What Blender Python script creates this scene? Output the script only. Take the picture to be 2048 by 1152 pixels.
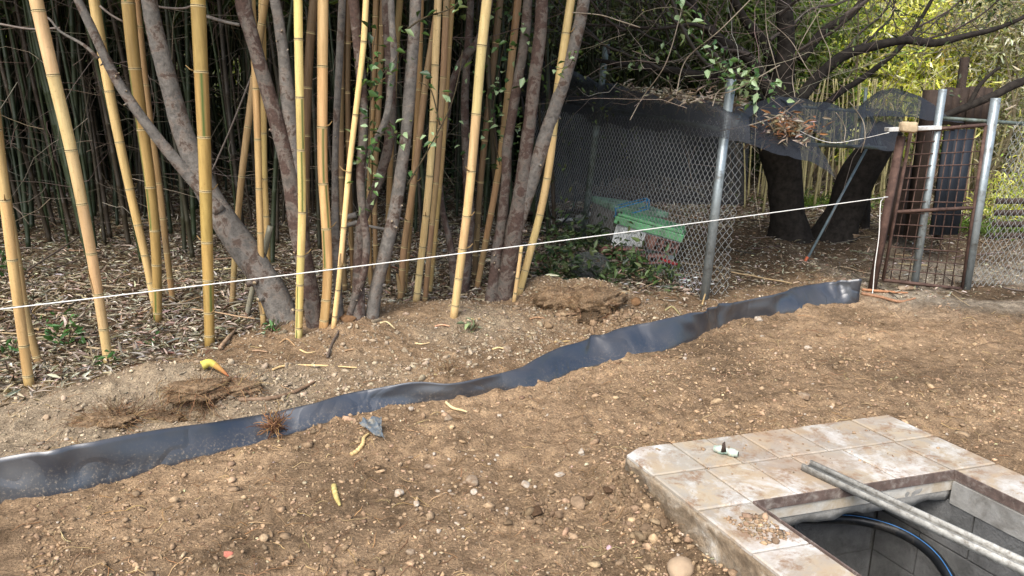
import bpy, math, random
import numpy as np
from mathutils import Vector, Matrix

for o in list(bpy.data.objects): bpy.data.objects.remove(o)
S = bpy.context.scene
C = S.collection
R = math.radians
rng = np.random.default_rng(7)
random.seed(7)

# ---------------------------------------------------------------- camera, sky, sun, exposure
CAM_H, FPX, PITCH = 1.6, 1479.0, R(14.8)
cam_d = bpy.data.cameras.new('camera')
cam = bpy.data.objects.new('camera', cam_d); C.objects.link(cam)
cam.location = (0, 0, CAM_H); cam.rotation_euler = (R(90) - PITCH, 0, 0)
cam_d.sensor_width = 36; cam_d.lens = FPX / 2048 * 36
cam_d.clip_start = 0.05; cam_d.clip_end = 500
S.camera = cam
SUN_EL, SUN_AZ = R(52), R(205)          # azimuth clockwise from +Y: behind the camera, to the left
w = bpy.data.worlds.new('World'); S.world = w; w.use_nodes = True
wn = w.node_tree.nodes; wl = w.node_tree.links
sky = wn.new('ShaderNodeTexSky'); sky.sky_type = 'NISHITA'; sky.sun_disc = False
sky.sun_elevation = SUN_EL; sky.sun_rotation = SUN_AZ; sky.air_density = 1.0; sky.dust_density = 2.5; sky.ozone_density = 1.0
bg = wn['Background']; bg.inputs['Strength'].default_value = 0.14
wl.new(sky.outputs[0], bg.inputs['Color'])
sun_d = bpy.data.lights.new('sun', 'SUN'); sun_d.energy = 2.7; sun_d.angle = R(45); sun_d.color = (1.0, 0.96, 0.91)
sun = bpy.data.objects.new('sun', sun_d); C.objects.link(sun)
sd = Vector((math.sin(SUN_AZ) * math.cos(SUN_EL), math.cos(SUN_AZ) * math.cos(SUN_EL), math.sin(SUN_EL)))
sun.rotation_euler = sd.to_track_quat('Z', 'Y').to_euler()
S.view_settings.view_transform = 'Standard'; S.view_settings.look = 'None'
S.view_settings.exposure = 0.9; S.view_settings.gamma = 1.0
S.view_settings.use_curve_mapping = False
S.render.engine = 'CYCLES'
S.cycles.max_bounces = 4; S.cycles.diffuse_bounces = 2; S.cycles.transparent_max_bounces = 8

# ---------------------------------------------------------------- numbers
def lin(r, g, b):
    f = lambda c: (c / 255 / 12.92) if c / 255 <= .04045 else ((c / 255 + .055) / 1.055) ** 2.4
    return np.array([f(r), f(g), f(b)])
def ray(u, v):
    a = (u - 1024) / FPX; b = -(v - 576) / FPX
    c, s = math.cos(PITCH), math.sin(PITCH)
    return np.array([a, c + b * s, -s + b * c])
def at(u, v, Y):
    d = ray(u, v); return np.array([0, 0, CAM_H]) + d * Y / d[1]
def gp(u, v, z=0.0):
    d = ray(u, v); return np.array([0, 0, CAM_H]) + d * (z - CAM_H) / d[2]

_T = rng.random((256, 256))
def vnoise(x, y, seed=0):
    x = np.asarray(x, float) + seed * 17.31; y = np.asarray(y, float) + seed * 9.77
    xi = np.floor(x).astype(int); yi = np.floor(y).astype(int)
    fx = x - xi; fy = y - yi
    fx = fx * fx * (3 - 2 * fx); fy = fy * fy * (3 - 2 * fy)
    a = _T[xi & 255, yi & 255]; b = _T[(xi + 1) & 255, yi & 255]
    c = _T[xi & 255, (yi + 1) & 255]; d = _T[(xi + 1) & 255, (yi + 1) & 255]
    return (a * (1 - fx) + b * fx) * (1 - fy) + (c * (1 - fx) + d * fx) * fy
def fbm(x, y, f, o=4, seed=0, g=.5):
    s = 0; a = 1; t = 0
    for k in range(o):
        s = s + a * vnoise(np.asarray(x) * f, np.asarray(y) * f, seed + k * 3); t += a; a *= g; f *= 2.03
    return s / t * 2 - 1
def sstep(a, b, x):
    t = np.clip((np.asarray(x, float) - a) / (b - a), 0, 1); return t * t * (3 - 2 * t)

# root barrier: stations along its foot (pixel of the foot, pixel height of the top edge there)
STRIP = [(-260, 1082, 968, .03), (-90, 1032, 937, .03), (0, 1008, 920, .03), (150, 985, 893, .03), (300, 945, 865, .04), (420, 912, 846, .06), (520, 884, 829, .1),
         (640, 850, 803, .07), (740, 822, 780, .05), (830, 806, 762, .03), (900, 797, 763, .03), (980, 784, 748, .03),
         (1060, 771, 731, .08), (1110, 760, 706, .1), (1170, 735, 683, .11), (1250, 715, 662, .12), (1330, 700, 641, .1),
         (1400, 672, 620, .03), (1437, 655, 610, .0), (1480, 640, 602, .0), (1540, 630, 590, .02), (1600, 616, 578, .1), (1660, 606, 567, .07), (1717, 604, 557, .0)]
SF = np.array([gp(a, b)[:2] for a, b, h, l in STRIP])
def strip_y(x): return np.interp(x, SF[:, 0], SF[:, 1])
# slab frame of the concrete pit
PA = np.array([0.437, 2.738]); E1 = np.array([math.cos(R(15)), math.sin(R(15))]); E2 = np.array([math.cos(R(-65.8)), math.sin(R(-65.8))])
EM = np.linalg.inv(np.array([E1, E2]).T)
def slab_st(x, y):
    dx = np.asarray(x) - PA[0]; dy = np.asarray(y) - PA[1]
    return EM[0, 0] * dx + EM[0, 1] * dy, EM[1, 0] * dx + EM[1, 1] * dy
def slab_xy(s, t): p = PA + s * E1 + t * E2; return float(p[0]), float(p[1])
_B = gp(1775, 828, .2); SLAB_W = float(slab_st(_B[0], _B[1])[0]); SLAB_L = 1.75
_Pp = gp(1505, 1003, .2); _Q = gp(1910, 940, .2)
OP_S0, OP_T0 = [float(q) for q in slab_st(_Pp[0], _Pp[1])]; OP_S1 = float(slab_st(_Q[0], _Q[1])[0]); OP_T1 = 1.5

def bump(x, y, cx, cy, r, h, e=1.0): return h * np.exp(-(((x - cx) / (r * e)) ** 2 + ((y - cy) / r) ** 2))
def PB(u, v): return gp(u, v)[:2]
BUMPS = [(760, 668, .5, .09, 1.6), (640, 690, .4, .05, 1.5), (1180, 625, .25, .2, 1.3), (1090, 600, .22, .13, 1.2), (960, 690, .4, .03, 1.4),
         (330, 790, .14, .12, 2.2), (200, 822, .2, .06, 1.5), (460, 770, .3, .04, 1.4), (1040, 648, .2, .05, 1.2), (900, 650, .25, .06, 1.3),
         (1440, 640, .08, .05, 1.3), (1600, 618, .1, .05, 1.4), (1260, 1010, .13, .07, 1.0), (1300, 1100, .14, .05, 1.0), (1690, 480, .6, .12, 1.2)]
def height(x, y, fine=True):
    x = np.asarray(x, float); y = np.asarray(y, float)
    d = y - strip_y(x)
    back = sstep(.1, .24, d) * sstep(3.2, 2.75, x)
    z = .025 * fbm(x, y, .9, 2, 1)
    z = z + back * (.035 + .05 * fbm(x, y, 1.7, 3, 2))
    for (u, v, r, h, e) in BUMPS:
        c = PB(u, v); z = z + bump(x, y, c[0], c[1], r, h, e)
    hole = PB(345, 836); z = z - bump(x, y, hole[0], hole[1], .06, .17, 3.2)
    hole = PB(1270, 632); z = z - bump(x, y, hole[0], hole[1], .12, .05, 1.5)
    # soil heaped against the foot of the barrier
    z = z + sstep(-.16, -.0, d) * (1 - back) * sstep(3.0, 2.7, x) * (.004 + .024 * fbm(x, y, 5, 2, 5))
    sl, tl = slab_st(x, y)
    z = z + .085 * np.exp(-(np.minimum(sl, 0) / .1) ** 2) * sstep(.08, -.0, sl) * sstep(-.1, .1, tl) * (.55 + .9 * vnoise(tl * 3.1, tl * 0, 5))
    z = z + .09 * np.exp(-(np.minimum(tl, 0) / .2) ** 2) * sstep(.08, 0, tl) * sstep(-.1, .15, sl) * sstep(SLAB_W + .2, SLAB_W - .1, sl)
    if fine:
        rough = .3 + .7 * sstep(-.2, .5, fbm(x, y, 1.3, 2, 8))
        z = z + (.019 * fbm(x, y, 7, 3, 3) + .016 * fbm(x, y, 24, 3, 4)) * rough
        z = z + .016 * np.maximum(0, fbm(x, y, 16, 2, 11) - .15) * 2
        # tracks dragged across the soil
        q = x * .35 - y * .94
        z = z + .014 * fbm(q * 12 + .3 * fbm(x, y, 2, 2, 6), x * .8, 1.2, 2, 7) * (1 - back)
    z = z + .02 * np.maximum(0, y - 7) + .9 * sstep(17, 34, y) * np.maximum(0, y - 17) * .35
    return z
def gph(u, v):
    z = 0.0
    for _ in range(12):
        p = gp(u, v, z); z = .5 * z + .5 * float(height(p[0], p[1], False))
    return np.array([p[0], p[1], float(height(p[0], p[1]))])

def gphv(uv):
    a = (uv[:, 0] - 1024) / FPX; b = -(uv[:, 1] - 576) / FPX; c, s = math.cos(PITCH), math.sin(PITCH)
    d = np.stack([a, c + b * s, -s + b * c], 1); z = np.zeros(len(uv))
    for _ in range(10):
        p = d * ((z - CAM_H) / d[:, 2])[:, None]; z = .5 * z + .5 * height(p[:, 0], p[:, 1], False)
    return np.stack([p[:, 0], p[:, 1], height(p[:, 0], p[:, 1])], 1)
# ---------------------------------------------------------------- mesh helpers
MATS = {}
def mesh_np(name, V, F, mat=None, col=None, smooth=False, uv=None, fmat=None, mats=None):
    """V (n,3); F (m,3) or (m,4) array or list of such arrays; col per-vertex rgb"""
    me = bpy.data.meshes.new(name)
    Fs = F if isinstance(F, list) else [F]
    Fs = [np.asarray(f, np.int32) for f in Fs if len(f)]
    V = np.asarray(V, np.float32)
    me.vertices.add(len(V)); me.vertices.foreach_set('co', V.ravel())
    nl = sum(f.size for f in Fs); nf = sum(len(f) for f in Fs)
    me.loops.add(nl); me.polygons.add(nf)
    me.loops.foreach_set('vertex_index', np.concatenate([f.ravel() for f in Fs]))
    st = []; base = 0
    for f in Fs:
        k = f.shape[1]; st.append(base + np.arange(len(f)) * k); base += f.size
    me.polygons.foreach_set('loop_start', np.concatenate(st).astype(np.int32))
    if smooth: me.polygons.foreach_set('use_smooth', np.ones(nf, bool))
    me.update(calc_edges=True)
    if col is not None:
        a = me.attributes.new('Col', 'FLOAT_COLOR', 'POINT')
        c4 = np.ones((len(V), 4), np.float32); c4[:, :3] = col
        a.data.foreach_set('color', c4.ravel())
    if uv is not None:
        l = me.uv_layers.new(name='UVMap')
        idx = np.concatenate([f.ravel() for f in Fs]); l.data.foreach_set('uv', np.asarray(uv, np.float32)[idx].ravel())
    for m in (mats or ([mat] if mat else [])): me.materials.append(MATS[m])
    if fmat is not None: me.polygons.foreach_set('material_index', np.asarray(fmat, np.int32))
    return me
def link(name, me, parent=None, loc=(0, 0, 0), rot=None, scale=None):
    o = bpy.data.objects.new(name, me); C.objects.link(o); o.location = loc
    if rot is not None: o.rotation_euler = rot
    if scale is not None: o.scale = scale
    if parent is not None: o.parent = parent
    return o
def tag(o, label=None, cat=None, group=None, kind=None):
    if label: o['label'] = label
    if cat: o['category'] = cat
    if group: o['group'] = group
    if kind: o['kind'] = kind
    return o
def empty(name, loc, label, cat, group=None):
    o = bpy.data.objects.new(name, None); C.objects.link(o); o.location = loc; o.empty_display_size = .1
    return tag(o, label, cat, group)
class MB:
    """collects triangles/quads with colours"""
    def __init__(s): s.V = []; s.Q = []; s.T = []; s.C = []; s.n = 0
    def add(s, V, Q=None, T=None, col=(1, 1, 1)):
        V = np.asarray(V, float).reshape(-1, 3)
        s.V.append(V)
        c = np.asarray(col, float); s.C.append(np.broadcast_to(c, (len(V), 3)) if c.ndim == 1 else c)
        if Q is not None and len(Q): s.Q.append(np.asarray(Q) + s.n)
        if T is not None and len(T): s.T.append(np.asarray(T) + s.n)
        s.n += len(V)
    def mesh(s, name, mat, smooth=False, off=(0, 0, 0)):
        F = []
        if s.Q: F.append(np.concatenate(s.Q))
        if s.T: F.append(np.concatenate(s.T))
        return mesh_np(name, np.concatenate(s.V) - np.asarray(off), F, mat, np.concatenate(s.C), smooth)
    def obj(s, name, mat, parent=None, smooth=False, off=(0, 0, 0)):
        me = s.mesh(name, mat, smooth, off)
        return link(name, me, parent, loc=off if parent is None else (0, 0, 0))
BOXQ = np.array([[0, 3, 2, 1], [4, 5, 6, 7], [0, 1, 5, 4], [1, 2, 6, 5], [2, 3, 7, 6], [3, 0, 4, 7]])
def boxv(a, b):
    x0, y0, z0 = a; x1, y1, z1 = b
    return np.array([[x0, y0, z0], [x1, y0, z0], [x1, y1, z0], [x0, y1, z0], [x0, y0, z1], [x1, y0, z1], [x1, y1, z1], [x0, y1, z1]])
def bevel_box(name, size, bev, mat, seg=2):
    import bmesh
    bm = bmesh.new(); bmesh.ops.create_cube(bm, size=1)
    for v in bm.verts: v.co = Vector((v.co.x * size[0], v.co.y * size[1], v.co.z * size[2]))
    bmesh.ops.bevel(bm, geom=bm.edges[:], offset=bev, segments=seg, profile=.5, affect='EDGES')
    me = bpy.data.meshes.new(name); bm.to_mesh(me); bm.free(); me.materials.append(MATS[mat]); return me
def smooth_path(P, step):
    P = np.asarray(P, float)
    if len(P) < 3:
        n = max(2, int(np.linalg.norm(P[-1] - P[0]) / step) + 1)
        return P[0] + (P[-1] - P[0]) * np.linspace(0, 1, n)[:, None]
    out = []
    Q = np.vstack([2 * P[0] - P[1], P, 2 * P[-1] - P[-2]])
    for i in range(1, len(Q) - 2):
        p0, p1, p2, p3 = Q[i - 1:i + 3]
        n = max(2, int(np.linalg.norm((p2 - p1)[:3]) / step))
        t = np.linspace(0, 1, n, endpoint=False)[:, None]
        out.append(.5 * (2 * p1 + (p2 - p0) * t + (2 * p0 - 5 * p1 + 4 * p2 - p3) * t ** 2 + (3 * p1 - p0 - 3 * p2 + p3) * t ** 3))
    out.append(P[-1:]); return np.concatenate(out)
def frames(P):
    T = np.gradient(P, axis=0); T /= np.linalg.norm(T, axis=1)[:, None] + 1e-9
    n = np.cross(T[0], [0.0, 1.0, 0.02]); n = n if np.linalg.norm(n) > .2 else np.cross(T[0], [1, 0, 0])
    n /= np.linalg.norm(n); N = [n]
    for i in range(1, len(P)):
        n = n - T[i] * np.dot(n, T[i]); n = n / (np.linalg.norm(n) + 1e-9); N.append(n)
    N = np.array(N); return T, N, np.cross(T, N)
def tube(P, r, n=6, cap=True, rad=None):
    P = np.asarray(P, float); m = len(P); T, N, B = frames(P)
    r = np.broadcast_to(np.asarray(r, float), (m,))
    a = np.arange(n) * 2 * math.pi / n
    rr = r[:, None] * (rad if rad is not None else 1)
    V = P[:, None, :] + rr[:, :, None] * (np.cos(a)[None, :, None] * N[:, None, :] + np.sin(a)[None, :, None] * B[:, None, :]) if rad is not None \
        else P[:, None, :] + r[:, None, None] * (np.cos(a)[None, :, None] * N[:, None, :] + np.sin(a)[None, :, None] * B[:, None, :])
    i = np.arange(m - 1)[:, None] * n; j = np.arange(n)[None, :]; k = (j + 1) % n
    Q = np.stack([i + j, i + k, i + n + k, i + n + j], -1).reshape(-1, 4)
    V = V.reshape(-1, 3); Tt = []
    if cap:
        V = np.vstack([V, P[0], P[-1]]); b = m * n
        jj = np.arange(n); kk = (jj + 1) % n
        Tt = np.vstack([np.stack([kk, jj, np.full(n, b)], -1), np.stack([(m - 1) * n + jj, (m - 1) * n + kk, np.full(n, b + 1)], -1)])
    return V, Q, Tt
def leaves(cen, direc, nrm, L, W, col, fold=.25):
    """rhombic leaves folded along the midrib: 6 verts, 2 quads each"""
    n = len(cen); d = direc / (np.linalg.norm(direc, axis=1)[:, None] + 1e-9)
    s = np.cross(d, nrm); s /= np.linalg.norm(s, axis=1)[:, None] + 1e-9
    u = np.cross(s, d)
    L = np.broadcast_to(L, (n,))[:, None]; W = np.broadcast_to(W, (n,))[:, None]
    a = cen; t = cen + d * L - u * L * .18
    m1 = cen + d * L * .38
    l = m1 + s * W * .5 + u * W * fold; r = m1 - s * W * .5 + u * W * fold
    l2 = cen + d * L * .7 + s * W * .34 + u * (W * fold * .5 - L * .06); r2 = cen + d * L * .7 - s * W * .34 + u * (W * fold * .5 - L * .06)
    V = np.stack([a, l, l2, t, r2, r], 1).reshape(-1, 3)
    i = np.arange(n)[:, None] * 6
    Q = np.concatenate([i + [0, 3, 2, 1], i + [0, 5, 4, 3]])
    return V, Q, np.repeat(col, 6, axis=0)
def rdir(n, zb=0.0, zs=1.0):
    d = rng.normal(size=(n, 3)); d[:, 2] = d[:, 2] * zs + zb; return d / np.linalg.norm(d, axis=1)[:, None]
def vcol(base, n, var=.25, hue=.03):
    base = np.asarray(base, float); k = np.exp(rng.normal(size=(n, 1)) * var)
    return np.clip(base * k * (1 + rng.normal(size=(n, 3)) * hue), 0.002, .9)
def pick(cols, n, p=None, var=.2, hue=.06):
    cols = np.asarray(cols, float); i = rng.choice(len(cols), n, p=p); return np.clip(cols[i] * np.exp(rng.normal(size=(n, 1)) * var) * (1 + rng.normal(size=(n, 3)) * hue), .003, .9)
def ico(sub=1):
    import bmesh
    bm = bmesh.new(); bmesh.ops.create_icosphere(bm, subdivisions=sub, radius=1)
    V = np.array([v.co[:] for v in bm.verts]); T = np.array([[v.index for v in f.verts] for f in bm.faces]); bm.free(); return V, T
ICO1, ICO1T = ico(1); ICO2, ICO2T = ico(2); ICO3, ICO3T = ico(3)
def lumps(cen, size, col, sub=1, flat=.7, rough=.3, cuts=0):
    n = len(cen); B, T = (ICO1, ICO1T) if sub == 1 else (ICO2, ICO2T)
    k = len(B)
    rad = 1 + rng.normal(size=(n, k, 1)) * rough
    ax = np.clip(np.abs(1 + rng.normal(size=(n, 1, 3)) * .35), .4, 1.9)
    V = B[None] * rad
    for _ in range(cuts):
        dn = rdir(n)[:, None, :]; V = V - np.maximum(0, (V * dn).sum(-1, keepdims=True) - rng.uniform(.35, .75, (n, 1, 1))) * dn
    V = V * ax
    a = rng.random(n) * 6.28; c, s = np.cos(a), np.sin(a)
    x = V[:, :, 0] * c[:, None] - V[:, :, 1] * s[:, None]; y = V[:, :, 0] * s[:, None] + V[:, :, 1] * c[:, None]
    V = np.stack([x, y, V[:, :, 2] * flat], -1) * np.asarray(size)[:, None, None] + cen[:, None, :]
    F = (np.arange(n)[:, None, None] * k + T[None]).reshape(-1, 3)
    return V.reshape(-1, 3), F, np.repeat(col, k, axis=0)

# ---------------------------------------------------------------- materials
def newmat(name):
    m = bpy.data.materials.new(name); m.use_nodes = True; MATS[name] = m
    nt = m.node_tree; return m, nt.nodes, nt.links, nt.nodes['Principled BSDF']
def ramp(nodes, stops):
    r = nodes.new('ShaderNodeValToRGB'); e = r.color_ramp.elements
    while len(e) > 1: e.remove(e[-1])
    e[0].position = stops[0][0]; e[0].color = (*stops[0][1], 1)
    for p, c in stops[1:]: k = e.new(p); k.color = (*c, 1)
    return r
def noise_n(nodes, links, scale, detail=4, rough=.55, coord=None, dist=0.0):
    t = nodes.new('ShaderNodeTexNoise'); t.inputs['Scale'].default_value = scale; t.inputs['Detail'].default_value = detail
    t.inputs['Roughness'].default_value = rough; t.inputs['Distortion'].default_value = dist
    if coord is not None: links.new(coord, t.inputs['Vector'])
    return t
def objco(nodes): return nodes.new('ShaderNodeTexCoord').outputs['Object']
def mixc(nodes, links, fac, a, b, mode='MIX'):
    m = nodes.new('ShaderNodeMix'); m.data_type = 'RGBA'; m.blend_type = mode
    for sock, v in ((m.inputs[0], fac), (m.inputs[6], a), (m.inputs[7], b)):
        if isinstance(v, (int, float)): sock.default_value = v
        elif isinstance(v, (tuple, list, np.ndarray)): sock.default_value = (*v[:3], 1)
        else: links.new(v, sock)
    return m.outputs[2]
def bumpn(nodes, links, h, bsdf, strength=.4, dist=.01):
    b = nodes.new('ShaderNodeBump'); b.inputs['Strength'].default_value = strength; b.inputs['Distance'].default_value = dist
    links.new(h, b.inputs['Height']); links.new(b.outputs[0], bsdf.inputs['Normal']); return b
def colmat(name, rough=.7, var=.35, scale=30, spec=.3, transl=0.0, bump=.0, tint=None, metallic=0.0):
    """per-vertex 'Col' times procedural variation"""
    m, n, l, b = newmat(name)
    a = n.new('ShaderNodeAttribute'); a.attribute_name = 'Col'
    t = noise_n(n, l, scale, 5, .65, objco(n))
    r = ramp(n, [(.25, (1 - var,) * 3), (.75, (1 + var,) * 3)]); l.new(t.outputs['Fac'], r.inputs[0])
    c = mixc(n, l, 1.0, a.outputs['Color'], r.outputs[0], 'MULTIPLY')
    l.new(c, b.inputs['Base Color']); b.inputs['Roughness'].default_value = rough; b.inputs['Specular IOR Level'].default_value = spec
    b.inputs['Metallic'].default_value = metallic
    if bump: bumpn(n, l, t.outputs['Fac'], b, bump, .004)
    if transl:
        tr = n.new('ShaderNodeBsdfTranslucent'); mx = n.new('ShaderNodeMixShader'); mx.inputs[0].default_value = transl
        c2 = mixc(n, l, 1.0, c, (1.25, 1.2, .55), 'MULTIPLY'); l.new(c2, tr.inputs['Color'])
        l.new(b.outputs[0], mx.inputs[1]); l.new(tr.outputs[0], mx.inputs[2]); l.new(mx.outputs[0], n['Material Output'].inputs[0])
    return m
def simple(name, col, rough=.6, metallic=0.0, var=.3, scale=12, spec=.4, bump=.2, dirt=None, dirt_amt=.4, dirt_scale=5, bscale=None):
    m, n, l, b = newmat(name); co = objco(n)
    t = noise_n(n, l, scale, 6, .65, co)
    r = ramp(n, [(.28, tuple(np.array(col) * (1 - var))), (.72, tuple(np.minimum(1, np.array(col) * (1 + var))))]); l.new(t.outputs['Fac'], r.inputs[0])
    c = r.outputs[0]
    if dirt is not None:
        t2 = noise_n(n, l, dirt_scale, 8, .7, co, .4); r2 = ramp(n, [(.62 - dirt_amt * .35, (0, 0, 0)), (.78 - dirt_amt * .3, (1, 1, 1))]); l.new(t2.outputs['Fac'], r2.inputs[0])
        c = mixc(n, l, r2.outputs[0], c, dirt)
    l.new(c, b.inputs['Base Color']); b.inputs['Roughness'].default_value = rough; b.inputs['Metallic'].default_value = metallic; b.inputs['Specular IOR Level'].default_value = spec
    if bump:
        t3 = noise_n(n, l, bscale or scale * 4, 5, .7, co); bumpn(n, l, t3.outputs['Fac'], b, bump, .006)
    return m

def soil_mat():
    m, n, l, b = newmat('soil'); co = objco(n)
    a = n.new('ShaderNodeAttribute'); a.attribute_name = 'Col'
    t1 = noise_n(n, l, 1.3, 5, .6, co); t2 = noise_n(n, l, 14, 8, .72, co, .3); t3 = noise_n(n, l, 90, 6, .75, co)
    r1 = ramp(n, [(.3, (.72, .70, .68)), (.7, (1.22, 1.2, 1.16))]); l.new(t1.outputs['Fac'], r1.inputs[0])
    r2 = ramp(n, [(.32, (.5, .48, .46)), (.52, (1, 1, 1)), (.7, (1.5, 1.5, 1.46))]); l.new(t2.outputs['Fac'], r2.inputs[0])
    r3 = ramp(n, [(.3, (.5, .5, .5)), (.55, (1, 1, 1)), (.7, (1.65, 1.6, 1.55))]); l.new(t3.outputs['Fac'], r3.inputs[0])
    c = mixc(n, l, 1.0, a.outputs['Color'], r1.outputs[0], 'MULTIPLY'); c = mixc(n, l, 1.0, c, r2.outputs[0], 'MULTIPLY'); c = mixc(n, l, 1.0, c, r3.outputs[0], 'MULTIPLY')
    vo = n.new('ShaderNodeTexVoronoi'); vo.inputs['Scale'].default_value = 55; l.new(co, vo.inputs['Vector'])
    rv = ramp(n, [(.10, (1, 1, 1)), (.2, (0, 0, 0))]); l.new(vo.outputs['Distance'], rv.inputs[0])
    sel = n.new('ShaderNodeSeparateColor'); l.new(vo.outputs['Color'], sel.inputs[0])
    rs = ramp(n, [(.72, (0, 0, 0)), (.74, (1, 1, 1))]); l.new(sel.outputs[0], rs.inputs[0])
    f = mixc(n, l, 1.0, rv.outputs[0], rs.outputs[0], 'MULTIPLY')
    c = mixc(n, l, f, c, (.36, .30, .23))
    l.new(c, b.inputs['Base Color']); b.inputs['Roughness'].default_value = .95; b.inputs['Specular IOR Level'].default_value = .12
    add = n.new('ShaderNodeMath'); add.operation = 'MULTIPLY_ADD'; l.new(t3.outputs['Fac'], add.inputs[0]); add.inputs[1].default_value = .5; l.new(t2.outputs['Fac'], add.inputs[2])
    t6 = noise_n(n, l, 42, 5, .7, co); add2 = n.new('ShaderNodeMath'); add2.operation = 'MULTIPLY_ADD'; l.new(t6.outputs['Fac'], add2.inputs[0]); add2.inputs[1].default_value = .8; l.new(add.outputs[0], add2.inputs[2])
    bumpn(n, l, add2.outputs[0], b, 1.0, .028)
soil_mat()
colmat('pebbles', .9, .3, 60, .2, bump=.3)
colmat('crumb', .97, .5, 70, .1, bump=1.0)
colmat('litter', .85, .3, 25, .2, transl=.1)
colmat('leaf_dark', .45, .2, 20, .35, transl=.15)
colmat('leaf_bright', .5, .2, 8, .35, transl=.5)
colmat('leaf_ivy', .4, .25, 40, .5, transl=.2)
colmat('twig', .85, .3, 30, .2)
colmat('paint', .6, .25, 20, .3, bump=.15)

def culm_mat():
    m, n, l, b = newmat('culm'); co = objco(n)
    a = n.new('ShaderNodeAttribute'); a.attribute_name = 'Col'
    mp = n.new('ShaderNodeMapping'); mp.inputs['Scale'].default_value = (60, 60, 5); l.new(co, mp.inputs[0])
    t = noise_n(n, l, 1.0, 6, .7, mp.outputs[0]); r = ramp(n, [(.3, (.78, .74, .66)), (.65, (1.12, 1.1, 1.06))]); l.new(t.outputs['Fac'], r.inputs[0])
    c = mixc(n, l, 1.0, a.outputs['Color'], r.outputs[0], 'MULTIPLY')
    t2 = noise_n(n, l, 70, 6, .75, co); r2 = ramp(n, [(.57, (0, 0, 0)), (.66, (1, 1, 1))]); l.new(t2.outputs['Fac'], r2.inputs[0])
    t4 = noise_n(n, l, 3.5, 3, .6, co); r4 = ramp(n, [(.4, (.08, .08, .08)), (.7, (.75, .75, .75))]); l.new(t4.outputs['Fac'], r4.inputs[0])
    f = mixc(n, l, 1.0, r2.outputs[0], r4.outputs[0], 'MULTIPLY')
    c = mixc(n, l, f, c, lin(110, 80, 40)); l.new(c, b.inputs['Base Color'])
    b.inputs['Roughness'].default_value = .42; b.inputs['Specular IOR Level'].default_value = .4
    bumpn(n, l, t.outputs['Fac'], b, .15, .002)
culm_mat()
simple('node_dark', lin(70, 56, 34), .8, var=.4, scale=60)
simple('node_pale', lin(188, 168, 122), .8, var=.25, scale=60)
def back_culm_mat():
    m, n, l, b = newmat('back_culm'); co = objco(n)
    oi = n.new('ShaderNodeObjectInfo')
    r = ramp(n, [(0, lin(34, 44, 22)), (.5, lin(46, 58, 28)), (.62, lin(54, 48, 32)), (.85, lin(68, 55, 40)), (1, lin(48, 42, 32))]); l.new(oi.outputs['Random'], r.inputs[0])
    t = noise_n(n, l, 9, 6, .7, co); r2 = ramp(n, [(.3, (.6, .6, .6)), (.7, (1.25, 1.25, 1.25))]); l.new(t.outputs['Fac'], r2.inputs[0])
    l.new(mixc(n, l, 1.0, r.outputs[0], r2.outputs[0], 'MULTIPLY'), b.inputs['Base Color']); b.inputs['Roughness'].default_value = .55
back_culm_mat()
def bark_mat(name, grey, red, pale, amt=.5):
    m, n, l, b = newmat(name); co = objco(n)
    t = noise_n(n, l, 22, 7, .7, co); r = ramp(n, [(.3, tuple(grey * .5)), (.7, tuple(grey * 1.42))]); l.new(t.outputs['Fac'], r.inputs[0])
    t2 = noise_n(n, l, 9, 7, .68, co, .5)
    k = .62 - .24 * amt
    rp = ramp(n, [(k - .04, (0, 0, 0)), (k, (1, 1, 1)), (k + .015, (1, 1, 1)), (k + .05, (0, 0, 0))]); l.new(t2.outputs['Fac'], rp.inputs[0])
    rr = ramp(n, [(k - .01, (0, 0, 0)), (k + .07, (1, 1, 1))]); l.new(t2.outputs['Fac'], rr.inputs[0])
    t5 = noise_n(n, l, 60, 5, .7, co); rd = ramp(n, [(.3, tuple(red * .6)), (.7, tuple(red * 1.35))]); l.new(t5.outputs['Fac'], rd.inputs[0])
    c = mixc(n, l, rr.outputs[0], r.outputs[0], rd.outputs[0])
    pf = mixc(n, l, 1.0, rp.outputs[0], (.55, .55, .55), 'MULTIPLY'); c = mixc(n, l, pf, c, pale)
    mp = n.new('ShaderNodeMapping'); mp.inputs['Scale'].default_value = (25, 25, 120); l.new(co, mp.inputs[0])
    t3 = noise_n(n, l, 1, 3, .6, mp.outputs[0]); r3 = ramp(n, [(.62, (0, 0, 0)), (.7, (.7, .7, .7))]); l.new(t3.outputs['Fac'], r3.inputs[0])
    c = mixc(n, l, r3.outputs[0], c, tuple(grey * .28))
    l.new(c, b.inputs['Base Color']); b.inputs['Roughness'].default_value = .8; b.inputs['Specular IOR Level'].default_value = .25
    bumpn(n, l, t.outputs['Fac'], b, 1.0, .014)
bark_mat('bark_grey', lin(116, 111, 104), lin(96, 81, 71), lin(140, 128, 116), .38)
bark_mat('bark_red', lin(106, 99, 91), lin(87, 70, 62), lin(126, 112, 101), .65)
simple('bark_dark', lin(46, 42, 38), .95, var=.6, scale=16, bump=1.0, bscale=26, spec=.15)
simple('galvanized', lin(158, 168, 170), .42, .55, var=.2, scale=18, dirt=lin(105, 104, 98), dirt_amt=.35, dirt_scale=9)
simple('galv_old', lin(112, 124, 120), .6, .35, var=.3, scale=14, dirt=lin(74, 80, 66), dirt_amt=.6, dirt_scale=8)
simple('wire', lin(148, 151, 149), .55, .0, var=.25, scale=20, bump=0)
simple('wire_dark', lin(96, 99, 97), .6, .0, var=.3, scale=20, bump=0)
simple('rust', lin(98, 76, 66), .85, .15, var=.4, scale=16, dirt=lin(70, 52, 45), dirt_amt=.55, dirt_scale=12)
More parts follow.
